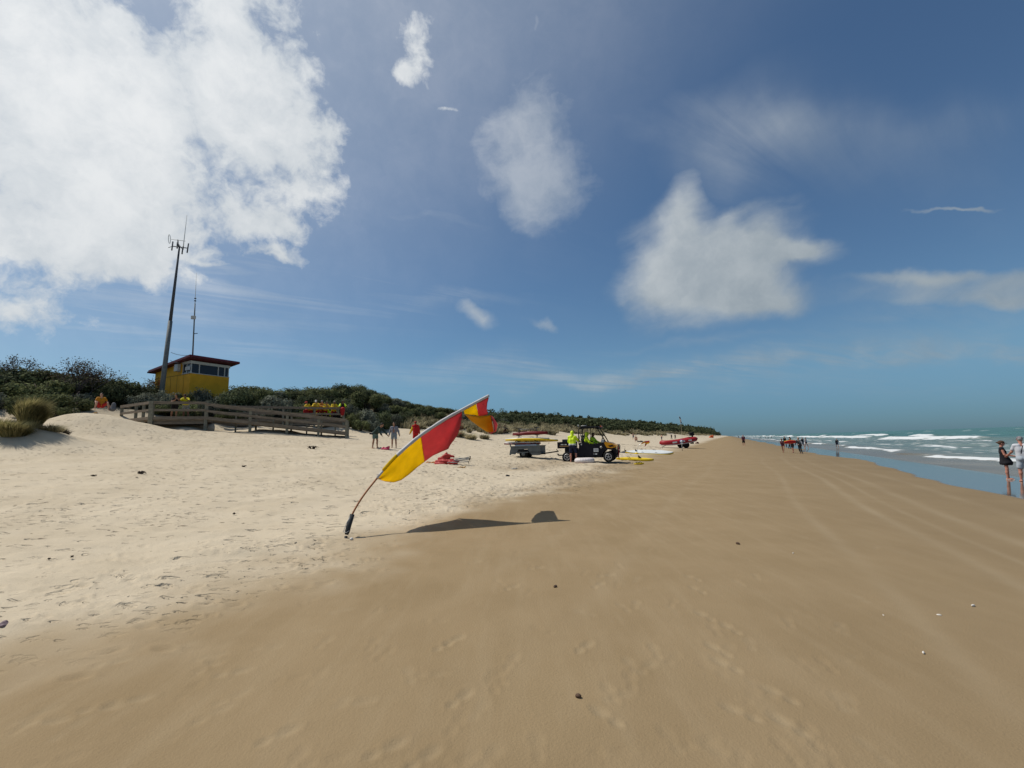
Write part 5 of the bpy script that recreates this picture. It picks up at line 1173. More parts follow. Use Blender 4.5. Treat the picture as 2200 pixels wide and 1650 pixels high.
rag(828, 966, 13, 9, mat('pink_bag', (.55, .06, .12), .6, .15, 8), 'bright pink bag on the sand between two children', 'bag', 'pink_bag', 3)
rag(816, 964, 9, 4, mat('grey_towel', (.07, .065, .075), .8, .2, 8), 'dark towel heap beside the pink bag', 'towel', 'dark_towel', 4)
rag(4, 1350, 16, 14, mat('mauve_bag', (.20, .14, .15), .7, .25, 12), 'mauve grey lump cut by the left edge of the photo', 'lump', 'beach_lump', 5)
rag(1105, 1008, 12, 4, mat('clear_bag', (.50, .47, .42), .4, .2, 12), 'pale crumpled bag on the sand in front of the trailer', 'bag', 'crumpled_bag', 6)
rag(1091, 1023, 6, 5, M_black, 'small black item on the sand right of the collapsed shelter', 'item', 'dark_item', 7)
rag(1497.5, 953, 6, 4.5, mat('red_brown', (.10, .035, .028), .8, .2, 8), 'small dark lump on the sand right of the rescue boat', 'lump', 'sand_lump', 8)
rag(1528, 940.5, 7, 6, mat('orange_red', (.60, .10, .02), .6, .2, 3), 'tiny orange red sun tent far along the beach near the grass', 'tent', 'sun_tent', 9)
# shells, stones and dry seaweed
def pebble(px, py, rx, ry, rz_, m, label, name, cat, seed, group=None):
    g = ground(px, py); k = g.y/950.; s = Solid(max(.0015, rx*k*.09)); s.ell((0, 0, 0), (rx*k, ry*k, rz_*k), k=.002); s.ell((rx*k*.5, ry*k*.3, -rz_*k*.2), (rx*k*.55, ry*k*.7, rz_*k*.7), k=.004)
    o = link_mesh(name, s.mesh(name), m); o.location = g+Vector((0, 0, rz_*k*.6)); o.rotation_euler = (0, 0, seed*1.3); return tag(o, label, cat, group)
M_shell = mat('white_shell', (.66, .62, .56), .5, .1, 60); M_stone = mat('brown_stone', (.09, .055, .035), .8, .3, 60)
pebble(755, 1160, 4, 3.4, 3, M_shell, 'round white shell at the foot of the big flag', 'seashell', 'shell', 1)
pebble(1243, 1499, 6, 4.2, 4, M_stone, 'largest brown stone half sunk in the damp sand in the foreground', 'brown_stone', 'stone', 2)
pebble(1193, 1262, 4.5, 3, 3, M_stone, 'small dark stone on the damp sand below the flag shadow', 'brown_stone', 'stone', 3)
pebble(1585, 1169, 4, 2.6, 2.6, M_stone, 'small dark stone in the middle of the smooth damp sand', 'brown_stone', 'stone', 4)
for (x, y, w_, lb) in [(2091, 1303, 4.6, 'white shell at far right of the smooth sand'), (2018, 1323, 4, 'thin white shell left of the far right one'), (1898, 1323, 2.4, 'tiny white shell left of two larger shells'), (1984, 1404, 4.5, 'white shell nearest the lower right corner'), (1704, 1189, 2.4, 'tiny white shell right of the small dark stone')]: pebble(x, y, w_, w_*.4, w_*.5, M_shell, lb, 'seashell', 'shell', x % 7, 'white shells on the smooth sand')
for (x, y) in [(970, 1410), (975, 1530), (1160, 1185), (625, 1570), (1240, 1205)]: pass
def weed(px, py, w, h, label, seed):
    g = ground(px, py); k = g.y/950.; b = MB(); r2 = random.Random(seed)
    for i in range(14):
        a = r2.uniform(0, 6.28); l = r2.uniform(.3, .6)*w*k; p0_ = Vector((r2.uniform(-.15, .15)*w*k, r2.uniform(-.1, .1)*w*k, .005)); p2_ = p0_+Vector((math.cos(a)*l, math.sin(a)*l*.6, r2.uniform(.0, .9)*h*k)); b.tube([p0_, (p0_+p2_)/2+Vector((0, 0, h*k*.5)), p2_], [h*k*.10, h*k*.13, h*k*.04], 5)
    o = b.build('dry_seaweed', mat('dry_seaweed', (.035, .024, .017), .9, .3, 30)); o.location = g; return tag(o, label, 'seaweed', 'dry seaweed on the pale sand')
weed(302, 1020, 20, 9, 'dark spiky seaweed clump on the pale sand below the boardwalk', 1); weed(200, 1024, 14, 4, 'flat dark seaweed strip left of the spiky clump', 2); weed(522, 1004, 12, 4, 'flat seaweed scrap below the middle of the boardwalk', 3); weed(503, 1106, 8, 4, 'small seaweed scrap in the middle of the pale sand', 4); weed(672, 965, 26, 7, 'brown seaweed heap below the right end of the boardwalk', 5); weed(155, 1198, 14, 4, 'brown scrap on the pale sand at lower left', 6); weed(105, 1203, 9, 4, 'dark scrap left of the brown scrap at lower left', 7)
# wind-scattered weed and shell crumbs; dark colour also stands in for shaded pits
rs = np.random.RandomState(9); fv, ff, off = [], [], 0
for k in range(3000):
    s = rs.uniform(2, 60) if k % 3 else rs.uniform(8, 34); c = -7.0-abs(rs.normal())*7; x = s*SN+c*CS; y = s*CS-c*SN
    if y < 2.5 or abs(x/y) > 1.25 or float(warp(np.array([s]), np.array([c]))[0]) < -24: continue
    if fbm(np.array([x*.5]), np.array([y*.5]), 2)[0] < -.12: continue
    d = math.hypot(x, y); w = rs.uniform(.008, .020)*(1+d*.034); l = w*rs.uniform(1.4, 4.5); a = rs.uniform(-.5, .8); h = w*.3
    ca, sa = math.cos(a), math.sin(a); z = tz(x, y)-.004
    Pq = np.array([[-l, 0, 0], [0, w, 0], [l, 0, 0], [0, -w, 0], [rs.uniform(-.3, .3)*l, 0, h*1.6]]); Pq = np.stack([Pq[:, 0]*ca-Pq[:, 1]*sa+x, Pq[:, 0]*sa+Pq[:, 1]*ca+y, Pq[:, 2]+z], 1)
    i_ = min(NR-2, int(math.log(d/.4)/lq)); j_ = int(np.clip((math.atan2(x, y)+R(63))/R(126)*879, 0, 878)); Pq[:, 2] += float(GZ[i_, j_])-z-.006+.006
    fv.append(Pq); ff.append(np.array([[0, 1, 4], [1, 2, 4], [2, 3, 4], [3, 0, 4]])+off); off += 5
lm = np_mesh('litter_pit_shade', np.vstack(fv), np.vstack(ff)); o = link_mesh('litter_pit_shade', lm, mat('weed_and_pit_shade', (.13, .10, .068), .9, .4, 3, coord='Object')); tag(o, 'dark crumbs of dry seaweed and bark, also standing in for shaded pits in the dry sand', 'beach litter', kind='stuff')
# ------------------------------------------------------------------ people
def v3(*a): return np.array(a, float)
def unit(a): return a/max(np.linalg.norm(a), 1e-9)
M_eye = mat('eye_dark', (.015, .012, .010), .3)
def skin(t): return mat('skin_%s' % t, {'fair': (.46, .27, .19), 'tan': (.33, .18, .115), 'brown': (.17, .09, .06), 'red': (.44, .20, .14)}[t], .6, .08, 14)
def hairm(t): return mat('hair_%s' % t, {'dark': (.018, .013, .011), 'brown': (.07, .038, .022), 'fair': (.30, .20, .11), 'grey': (.25, .24, .23)}[t], .7, .3, 40)
def person(label, loc, face, H, pose, outfit, h=.012, group=None, simple=False):
    """pose: lean, twist, head=(nod,yaw), arms=[(pitch,abduct,elbow,forearm_abduct)]*2 (left,right), legs=[(pitch,abduct,knee)]*2, sit
       local frame: x right, y ahead, z up; every figure is one continuous body with clothing as its children"""
    k = H/1.75; g = pose.get; root = empty('person', loc, face, label, 'person', group)
    L_ = R(g('lean', 2)); rl = R(g('roll', 0)); up = v3(math.sin(rl), math.sin(L_)*math.cos(rl), math.cos(L_)*math.cos(rl)); tw = R(g('twist', 0)); rx = v3(math.cos(tw), math.sin(tw), 0); fw = np.cross(up, rx)*1.0
    pel = v3(0, 0, .94*k); chest = pel+up*.31*k; nb = pel+up*.52*k
    nod, yaw = g('head', (0, 0)); L2 = L_*.45+R(nod); hu = v3(0, math.sin(L2), math.cos(L2)); hf = unit(v3(-math.sin(R(yaw))*math.cos(L2), math.cos(R(yaw))*math.cos(L2), -math.sin(L2))); hr = np.cross(hf, hu)
    hc = nb+up*.055*k+hu*.135*k+hf*.012*k
    HR = np.stack([hr, hf, hu], 1)
    J = {}
    for i, sg in ((0, -1), (1, 1)):
        sh_ = nb-up*.045*k+rx*sg*.172*k; p, a, e, fa = g('arms', [(4, 10, 12, 4)]*2)[i]; p, a, e, fa = R(p), R(a), R(e), R(fa)
        du = v3(sg*math.sin(a), math.sin(p)*math.cos(a), -math.cos(p)*math.cos(a)); el = sh_+du*.285*k
        df = v3(sg*math.sin(fa), math.sin(p+e)*math.cos(fa), -math.cos(p+e)*math.cos(fa)); wr = el+df*.25*k
        hp = pel+rx*sg*.092*k-v3(0, 0, .03*k); p, a, kb = g('legs', [(0, 4, 3)]*2)[i]; p, a, kb = R(p), R(a), R(kb)
        dl = v3(sg*math.sin(a), math.sin(p)*math.cos(a), -math.cos(p)*math.cos(a)); kn = hp+dl*.43*k; ds = v3(sg*math.sin(a)*.5, math.sin(p-kb), -math.cos(p-kb)); an = kn+unit(ds)*.41*k
        J[i] = (sh_, el, wr, df, hp, kn, an, unit(ds), sg)
    low = min(min(J[0][6][2], J[1][6][2])-.075*k, pel[2]-.14*k if g('sit') else 9)
    s = Solid(h*k if not simple else h)
    # body
    for sg in (-1, 1):
        s.cone(pel+rx*sg*.075*k, chest+rx*sg*.070*k, .095*k, .098*k, .05*k); s.cone(chest+rx*sg*.075*k, nb-up*.07*k+rx*sg*.10*k, .102*k, .078*k, .05*k); s.ell(pel+rx*sg*.075*k-fw*.03*k-up*.05*k, (.095*k, .10*k, .10*k), k=.05*k)
    s.cone(nb-up*.05*k, hc-hu*.06*k-hf*.01*k, .058*k, .050*k, .03*k)
    s.ell(hc+hu*.02*k-hf*.008*k, (.074*k, .094*k, .105*k), HR, .02*k); s.ell(hc-hu*.055*k+hf*.028*k, (.056*k, .064*k, .062*k), HR, .03*k)
    s.cone(hc+hf*.088*k+hu*.008*k, hc+hf*.108*k-hu*.022*k, .010*k, .014*k, .012*k)                       # nose
    s.ell(hc+hf*.082*k-hu*.060*k, (.024*k, .012*k, .010*k), HR, .010*k)                                        # mouth
    for sg in (-1, 1):
        s.ell(hc+hr*sg*.074*k-hu*.006*k, (.012*k, .022*k, .032*k), HR, .008*k)                                 # ears
        s.ell(hc+hr*sg*.031*k+hf*.091*k+hu*.012*k, (.016*k, .010*k, .010*k), HR, .006*k, sub=True)             # eye sockets
    for i in (0, 1):
        sh_, el, wr, df, hp, kn, an, ds, sg = J[i]
        s.cone(nb-up*.03*k+rx*sg*.06*k, sh_, .055*k, .058*k, .03*k); s.cone(sh_, el, .052*k, .041*k, .025*k); s.cone(el, wr, .041*k, .026*k, .02*k)
        # hand: palm, four fingers, thumb
        n_ = unit(np.cross(df, rx*sg)+1e-3); w_ = unit(np.cross(df, n_)); pe = wr+df*.085*k
        s.cone(wr, pe-w_*.012*k, .026*k, .022*k, .012*k); s.cone(wr, pe+w_*.014*k, .024*k, .021*k, .012*k)
        if not simple:
            for q_, (o_, ln, cu) in enumerate([(-.030, .060, .22), (-.010, .075, .28), (.011, .070, .34), (.030, .055, .42)]):
                m1 = pe+w_*o_*k+unit(df+n_*-cu*.6)*ln*.55*k; m2 = m1+unit(df-n_*cu*2.2)*ln*.5*k
                s.cone(pe+w_*o_*.9*k-df*.012*k, m1, .0098*k, .0092*k, .004*k); s.cone(m1, m2, .0092*k, .0080*k, .003*k)
            t1 = wr+df*.030*k-w_*.034*k*1; t2 = t1+unit(df*.7-w_*.75-n_*.3)*.040*k; s.cone(wr+df*.02*k-w_*.015*k, t2, .013*k, .011*k, .006*k); s.cone(t2, t2+unit(df-w_*.25-n_*.4)*.030*k, .011*k, .009*k, .003*k)
        s.cone(hp, kn, .082*k, .056*k, .035*k); s.cone(kn, kn+ds*.16*k-np.array([0, .012*k, 0]), .054*k, .054*k, .025*k); s.cone(kn+ds*.14*k-np.array([0, .010*k, 0]), an, .053*k, .034*k, .025*k)
        fd = unit(v3(sg*.16, math.cos(R(g('toe', (0, 0))[i])), -math.sin(R(g('toe', (0, 0))[i])))) if not g('sit') else unit(v3(sg*.1, .85, -.25))
        s.cone(an-v3(0, .03*k, .04*k), an+fd*.10*k-v3(0, 0, .045*k), .036*k, .034*k, .02*k); s.cone(an+fd*.09*k-v3(0, 0, .047*k), an+fd*.165*k-v3(0, 0, .055*k), .034*k, .020*k, .02*k)
    sh0 = Vector((0, 0, -low))
    def put(sol, nm, m, noise=None):
        o = link_mesh(nm, sol.mesh(nm, noise), m, root); o.location = sh0; return o
    body = put(s, 'body', skin(outfit.get('skin', 'tan')))
    if not simple:
        b = MB()
        for sg in (-1, 1): b.lathe([(.001, -.008*k), (.007*k, -.004*k), (.007*k, .004*k), (.001, .008*k)], hc+hr*sg*.031*k+hf*.088*k+hu*.012*k, 'Y', 8)
        o = b.build('eyes', M_eye, root); o.location = sh0
    def wrinkle(amp): return lambda G: -amp*k*vnoise(G[..., 0]*14+G[..., 1]*9, G[..., 2]*11+G[..., 1]*5)
    if 'hair' in outfit:
        ty, m_ = outfit['hair']; q = Solid(h*k)
        q.ell(hc+hu*.032*k-hf*.022*k, (.083*k, .098*k, .104*k), HR, .02*k)
        if ty == 'long': q.cone(hc-hf*.06*k, nb-fw*.05*k+up*.02*k, .07*k, .055*k, .03*k)
        if ty == 'tail': q.cone(hc-hf*.09*k+hu*.03*k, hc-hf*.15*k-hu*.10*k, .035*k, .022*k, .02*k)
        if ty == 'wind': q.cone(hc-hf*.06*k+hu*.02*k, hc-hf*.17*k+hu*.015*k, .07*k, .020*k, .04*k)
        q.ell(hc-hu*.045*k+hf*.085*k, (.085*k, .078*k, .085*k), HR, sub=True)
        put(q, 'hair', m_, lambda G: -.006*k*vnoise(G[..., 0]*45, G[..., 2]*45+G[..., 1]*20))
    if 'cap' in outfit:
        q = Solid(h*k); q.ell(hc+hu*.050*k-hf*.010*k, (.090*k, .106*k, .085*k), HR, .01*k); q.ell(hc-hu*.045*k, (.2*k, .2*k, .075*k), HR, sub=True)
        c_ = put(q, 'cap', outfit['cap'])
        q = Solid(h*k*.7); q.ell(hc+hf*.115*k+hu*.042*k, (.070*k, .072*k, .014*k), HR, .01*k); put(q, 'cap_brim', outfit['cap'])
    def torso(q, inf, lo=0.0, hem=.0):
        for sg in (-1, 1):
            q.cone(pel-up*lo*k+rx*sg*.075*k, chest+rx*sg*.072*k, (.098+inf+hem)*k, (.098+inf)*k, .05*k); q.cone(chest+rx*sg*.075*k, nb-up*.065*k+rx*sg*.105*k, (.102+inf)*k, (.076+inf)*k, .05*k); q.cone(nb-up*.035*k+rx*sg*.07*k, J[(sg+1)//2][0], (.055+inf)*k, (.057+inf)*k, .03*k)
    if 'top' in outfit:
        ty, m_ = outfit['top']; q = Solid(h*k); inf = {'tee': .016, 'tank': .009, 'jacket': .026, 'hoodie': .030, 'wetsuit': .007, 'open': .022, 'swim': .006}[ty]
        torso(q, inf, {'jacket': .03, 'hoodie': .0, 'tee': .03, 'open': .03}.get(ty, 0), .012 if ty in ('jacket', 'hoodie', 'tee') else 0)
        if ty != 'tank' and ty != 'swim':
            for i in (0, 1):
                sh_, el, wr, df, hp, kn, an, ds, sg = J[i]
                if ty == 'tee': q.cone(sh_, sh_*.42+el*.58, (.055+inf)*k, (.052+inf)*k, .03*k)
                else: q.cone(sh_, el, (.054+inf)*k, (.043+inf)*k, .03*k); q.cone(el, wr-df*.01*k, (.043+inf)*k, (.028+inf)*k, .02*k)
        if ty == 'hoodie' and outfit.get('hood') == 'down': q.ell(nb-fw*.10*k+up*.04*k, (.10*k, .06*k, .07*k), None, .03*k)
        if outfit.get('hood') == 'up':
            q.ell(hc-hf*.018*k+hu*.018*k, (.103*k, .118*k, .128*k), HR, .03*k); q.cone(hc-hu*.08*k-hf*.03*k, nb-fw*.02*k, .088*k, .10*k, .04*k); q.ell(hc+hf*.125*k-hu*.005*k, (.068*k, .080*k, .092*k), HR, sub=True)
        if ty == 'open':
            for zz in np.linspace(.0, .95, 8): c_ = pel*(1-zz)+nb*zz+fw*.145*k-up*.04*k; q.ell(c_, (.062*k, .085*k, .07*k), None, sub=True)
        tp = put(q, {'tee': 'shirt', 'tank': 'vest', 'jacket': 'jacket', 'hoodie': 'hooded_jacket', 'wetsuit': 'wetsuit_top', 'open': 'open_jacket', 'swim': 'swimsuit'}[ty], m_, wrinkle(.011 if ty not in ('wetsuit', 'swim') else .003))
        if outfit.get('band'):
            q = Solid(h*k)
            for zz, m2 in ((.10, 0),):
                for sg in (-1, 1): q.cone(pel+up*(.03)*k+rx*sg*.075*k, pel+up*(.05)*k+rx*sg*.075*k, (.098+inf+.018)*k, (.098+inf+.018)*k, .04*k)
            c_ = pel+up*.04*k; q.ell(c_+up*.19*k, (.4*k, .4*k, .145*k), None, sub=True); q.ell(c_-up*.19*k, (.4*k, .4*k, .145*k), None, sub=True)
            put(q, 'reflective_band', outfit['band'])
    if 'bottom' in outfit:
        ty, m_ = outfit['bottom']; q = Solid(h*k); inf = {'shorts': .022, 'board': .026, 'pants': .018, 'wetsuit': .006, 'brief': .008}[ty]
        for sg in (-1, 1): q.cone(pel+rx*sg*.075*k+up*.04*k, pel+rx*sg*.078*k-v3(0, 0, .05*k), (.095+inf)*k, (.098+inf)*k, .04*k); q.ell(pel+rx*sg*.075*k-fw*.03*k-up*.05*k, ((.095+inf)*k, (.10+inf)*k, (.10+inf)*k), k=.04*k)
        for i in (0, 1):
            sh_, el, wr, df, hp, kn, an, ds, sg = J[i]
            if ty in ('shorts', 'board'): t = .58 if ty == 'shorts' else .80; q.cone(hp, hp*(1-t)+kn*t, (.084+inf)*k, (.074+inf)*k, .03*k)
            elif ty != 'brief': q.cone(hp, kn, (.084+inf)*k, (.058+inf)*k, .03*k); q.cone(kn, kn+ds*.16*k, (.056+inf)*k, (.056+inf)*k, .025*k); q.cone(kn+ds*.14*k, an, (.055+inf)*k, (.036+inf)*k, .025*k)
        put(q, {'shorts': 'shorts', 'board': 'long_shorts', 'pants': 'trousers', 'wetsuit': 'wetsuit_legs', 'brief': 'swim_bottoms'}[ty], m_, wrinkle(.009 if ty not in ('wetsuit', 'brief') else .002))
    if 'sleeves' in outfit:
        m_, ids, full = outfit['sleeves']; q = Solid(h*k)
        for i in ids:
            sh_, el, wr, df, hp, kn, an, ds, sg = J[i]; q.cone(sh_-rx*sg*.01*k, el, .092*k, .080*k, .02*k)
            if full: q.cone(el, wr, .080*k, .064*k, .02*k)
        put(q, 'sleeves', m_, wrinkle(.008))
    if 'dress' in outfit:
        q = Solid(h*k); torso(q, .012, 0, .0); q.cone(pel+up*.12*k, pel-v3(0, -.03*k, .17*k), .135*k, .225*k, .05*k, sq=(1.05, .98, 1)); q.ell(pel-v3(0, 0, .60*k), (.6*k, .6*k, .34*k), None, sub=True); put(q, 'dress', outfit['dress'], wrinkle(.012))
    return root, J, {'hc': hc, 'pel': pel, 'low': low, 'k': k}
def face_to(dx, dy): return math.atan2(-dx, dy)
CAMF = math.pi                                                # towards the viewer
M_hv = mat('hi_vis_cloth', (.60, .80, .02), .6, .08, 9); M_navy = mat('navy_cloth', (.012, .016, .040), .8, .2, 9); M_dkg = mat('dark_green_cloth', (.022, .040, .034), .8, .2, 9); M_teal = mat('teal_cloth', (.11, .17, .15), .8, .15, 9)
M_gryh = mat('grey_hoodie', (.20, .20, .23), .85, .15, 9); M_gsh = mat('grey_blue_shorts', (.20, .24, .28), .8, .15, 9); M_redc = mat('red_towelling', (.42, .015, .015), .9, .12, 12); M_ylc = mat('yellow_uniform', (.62, .42, .012), .75, .1, 9); M_rdu = mat('red_uniform', (.34, .014, .014), .75, .12, 9)
M_blk = mat('black_cloth', (.014, .013, .016), .85, .2, 9); M_neo = mat('black_neoprene', (.010, .011, .014), .45, .15, 9); M_camo = mat('grey_camo', (.26, .27, .26), .85, .55, 16); M_wht = mat('white_tee', (.50, .51, .54), .85, .06, 8); M_lgs = mat('light_shorts', (.36, .40, .44), .85, .08, 8); M_band = mat('silver_band', (.50, .52, .50), .4); M_plum = mat('plum_swimsuit', (.075, .018, .035), .6, .15, 9); M_org = mat('orange_uniform', (.50, .20, .012), .75, .1, 9)

def gpos(px, py, floor=-.60):
    d = ray(px, py); Y = np.concatenate([np.linspace(2, 60, 6000), np.linspace(60, 900, 12000)]); X = d.x/d.y*Y; Z = CAMZ+d.z/d.y*Y
    zt_ = np.maximum(terrain(X, Y), floor); i = int(np.argmax(Z-zt_ < 0)); i = i if Z[i] < zt_[i] else len(Y)-1
    return Vector((float(X[i]), float(Y[i]), float(zt_[i])))
def hpx(p, n): return n*p.y/FPX

# ---- three children on the pale sand
p = gpos(806, 963.5); person('child bending over in a dark green jacket and teal shorts beside a pink bag', p, face_to(.9, -.35), hpx(p, 60), dict(lean=48, head=(12, 0), arms=[(38, 6, 6, 2), (30, 8, 8, 4)], legs=[(8, 3, 8), (-2, 6, 6)]), dict(skin='tan', hair=('short', hairm('dark')), top=('jacket', M_dkg), bottom=('shorts', M_teal)))
b = MB(); b.box((.30, .14, .10), (0, 0, 0), None, .03); o = b.build('waist_bag', M_black); o.location = p+Vector((-.18, -.16, hpx(p, 31))); o.rotation_euler = (0, R(8), R(10)); tag(o, 'black waist bag worn by the bending child', 'bag')
p = gpos(846.5, 962.5); person('bare chested child in an open grey hoodie and grey shorts facing the viewer', p, CAMF+.05, hpx(p, 54), dict(lean=0, head=(8, -10), arms=[(2, 24, 8, 16), (-4, 22, 12, 12)], legs=[(2, 5, 2), (-3, 5, 4)]), dict(skin='tan', hair=('short', hairm('dark')), top=('open', M_gryh), bottom=('shorts', M_gsh)))
p = gpos(893, 957); person('child wrapped in a red towel with a yellow sleeve and red cap', p, face_to(-.25, 1), hpx(p, 51), dict(lean=6, head=(0, 35), arms=[(6, 22, 16, 22), (2, 14, 10, 8)], legs=[(-8, 3, 4), (10, 3, 6)]), dict(skin='tan', hair=('short', hairm('brown')), cap=M_rdu, top=('hoodie', M_redc), hood='down', sleeves=(M_ylc, (0,), True), bottom=('board', M_redc)))

# ---- hooded man beside the buggy, two more inside
p = gpos(1231.5, 992.5); person('man in a hi-vis yellow hooded jacket and navy shorts leaning on the buggy', p, face_to(.35, 1), hpx(p, 64.5), dict(lean=7, head=(10, -10), arms=[(25, 14, 55, -6), (40, 24, 40, 10)], legs=[(0, 3, 2), (14, 10, 34)]), dict(skin='red', hair=('short', hairm('brown')), top=('hoodie', M_hv), hood='up', bottom=('board', M_navy), band=M_band), h=.0105)
def in_utv(x, y, z): return uo+(ux*x+uy*y+Vector((0, 0, z)))*KU
pz = in_utv(-.04, -.36, .34); person('hooded hi-vis figure sitting on the near seat of the buggy', pz, UAZ-math.pi/2+.15, 1.70, dict(lean=3, head=(6, 10), arms=[(30, 10, 50, -6), (28, 12, 40, -4)], legs=[(82, 4, 78), (80, 6, 74)], sit=True), dict(skin='tan', hair=('short', hairm('dark')), top=('hoodie', M_hv), hood='up', bottom=('pants', M_navy)))
pz = in_utv(.16, .22, .34); person('dark haired figure in hi-vis sitting on the far side of the buggy', pz, UAZ-math.pi/2-.3, 1.66, dict(lean=10, head=(8, -20), arms=[(40, 10, 30, 0), (36, 10, 30, 0)], legs=[(82, 4, 78), (80, 6, 74)], sit=True), dict(skin='brown', hair=('long', hairm('dark')), top=('jacket', M_hv), bottom=('pants', M_navy)))

# ---- people on the boardwalk
def on_line(px, a, c, off):
    t = np.linspace(0, 1, 2000); X = a.x+(c.x-a.x)*t; Y = a.y+(c.y-a.y)*t; n = inl(a, c, off); X = X+n.x; Y = Y+n.y
    i = int(np.argmin(np.abs(X/Y-ray(px, 900).x/ray(px, 900).y))); return Vector((float(X[i]), float(Y[i]), ZD))
def outw(a, c): d = (c-a).normalized(); return face_to(d.y, -d.x)
fA = outw(A0, B_); fB = outw(B2, C_)
lean_arms = [(42, 16, 62, -30), (42, 16, 62, -30)]
p = on_line(374, A0, B_, .42); person('dark haired person in black leaning on the left rail of the boardwalk', p, fA+.3, 1.74, dict(lean=26, head=(14, -30), arms=[(48, 10, 110, -40), (40, 14, 70, -30)], legs=[(-6, 2, 4), (-14, 6, 4)]), dict(skin='tan', hair=('long', hairm('dark')), top=('tee', M_blk), bottom=('shorts', M_blk)))
p = on_line(398, A0, B_, .40); person('person in a yellow shirt and grey camouflage shorts leaning on the left rail', p, fA-.1, 1.78, dict(lean=30, head=(30, 0), arms=[(46, 26, 64, -20), (46, 26, 64, -20)], legs=[(-6, 4, 4), (-10, 6, 4)]), dict(skin='brown', hair=('short', hairm('dark')), top=('tee', mat('bright_yellow_tee', (.70, .60, .012), .75, .08, 9)), bottom=('board', M_camo)))
GRP = 'lifeguards along the right end of the boardwalk rail'
p = on_line(666, B2, C_, .50); person('lifeguard in yellow with a red cap bending at the rail, leftmost of the group', p, fB-1.0, 1.78, dict(lean=38, head=(5, 0), arms=lean_arms, legs=[(-4, 4, 4), (-10, 6, 4)]), dict(skin='tan', cap=M_rdu, hair=('short', hairm('brown')), top=('jacket', M_ylc), bottom=('shorts', M_rdu)), group=GRP)
p = on_line(679, B2, C_, .46); person('lifeguard in yellow with a pale sun hat leaning on the rail', p, fB-.3, 1.82, dict(lean=24, head=(14, 0), arms=lean_arms, legs=[(-4, 4, 4), (-10, 6, 4)]), dict(skin='tan', cap=M_cream, hair=('short', hairm('fair')), top=('jacket', M_ylc), bottom=('shorts', M_rdu)), group=GRP)
p = on_line(687, B2, C_, .44); person('lifeguard in orange yellow with grey hair between the sun hat and the dark haired one', p, fB+.3, 1.80, dict(lean=26, head=(10, 25), arms=lean_arms, legs=[(-4, 4, 4), (-10, 6, 4)]), dict(skin='red', hair=('short', hairm('grey')), top=('jacket', M_org), bottom=('shorts', M_rdu)), group=GRP)
p = on_line(698, B2, C_, .44); person('dark haired lifeguard in yellow slumped forward on folded arms at the rail', p, fB+.1, 1.78, dict(lean=36, head=(24, 0), arms=[(42, 22, 70, -50), (42, 22, 70, -40)], legs=[(-4, 4, 4), (-10, 6, 4)]), dict(skin='tan', hair=('short', hairm('dark')), top=('jacket', M_ylc), bottom=('shorts', M_rdu)), group=GRP)
p = on_line(717, B2, C_, .46); person('lifeguard in yellow standing alone with a gap on both sides at the rail', p, fB, 1.74, dict(lean=12, head=(6, 0), arms=[(30, 20, 84, -40), (30, 20, 84, -40)], legs=[(-2, 4, 4), (-6, 6, 4)]), dict(skin='brown', hair=('short', hairm('grey')), top=('jacket', M_ylc), bottom=('shorts', M_rdu)), group=GRP)
p = on_line(734, B2, C_, .42); rt_, _, _ = person('person in a black and hi-vis jacket at the far right corner of the rail', p, fB, 1.84, dict(lean=22, head=(22, 0), arms=[(36, 22, 60, 0), (36, 22, 40, 8)], legs=[(-4, 4, 4), (-8, 6, 4)]), dict(skin='brown', hair=('short', hairm('dark')), top=('jacket', M_blk), sleeves=(M_hv, (0, 1), False), bottom=('pants', M_blk)), group=GRP)
for px, hd, lb, oc, ca in [(692, -.1, 'seated lifeguard in hi-vis with a red cap low behind the rail', 'red', 1), (707, -.7, 'hooded hi-vis figure sitting on the deck behind the rail', 'hood', 0), (718, .6, 'seated person in dark clothes with one hi-vis sleeve near the rail corner', 'dark', 0)]:
    p = on_line(px, B2, C_, .40); p.z = ZD; of = dict(skin='tan', hair=('short', hairm('dark')), top=('hoodie', M_hv), bottom=('pants', M_blk))
    if oc == 'red': of['cap'] = M_rdu
    if oc == 'hood': of['hood'] = 'up'
    if oc == 'dark': of['top'] = ('jacket', mat('dusky_cloth', (.06, .045, .05), .85, .2, 9))
    person(lb, p+inl(B2, C_, .25), fB+hd, 1.72, dict(lean=14, head=(18, 0), arms=[(46, 14, 40, -16), (46, 14, 40, -16)], legs=[(116, 10, 126), (120, 8, 128)], sit=True), of, group='people sitting on the boardwalk deck')
# red bag on the corner post, red rescue tube by the rail, with a yellow one
def tubebag(px, a, c, off, z, r, ln, m, label, name, rot):
    p = on_line(px, a, c, off); s = Solid(.02); s.cone((0, 0, -ln/2), (0, 0, ln/2), r*.8, r, .02); s.cone((-.06, 0, ln*.3), (.06, 0, ln*.3), r*.6, r*.6, .05); o = link_mesh(name, s.mesh(name, lambda G: -.02*vnoise(G[..., 0]*9, G[..., 2]*9)), m); o.location = (p.x, p.y, z); o.rotation_euler = rot; return tag(o, label, 'bag')
tubebag(735.5, B2, C_, -.22, ZR-.33, .20, .40, M_rdu, 'red bag hanging over the corner post of the boardwalk', 'red_bag', (0, R(4), .6))
tubebag(657, B2, C_, .30, ZR-.50, .20, .40, M_rdu, 'red bag behind the rail at the left of the lifeguard group', 'red_bag', (0, R(-6), .6))
tubebag(671, B2, C_, .10, ZR-.62, .10, .75, M_ylc, 'yellow rescue tube lying behind the rail below the lifeguards', 'rescue_tube', (0, R(75), .6))
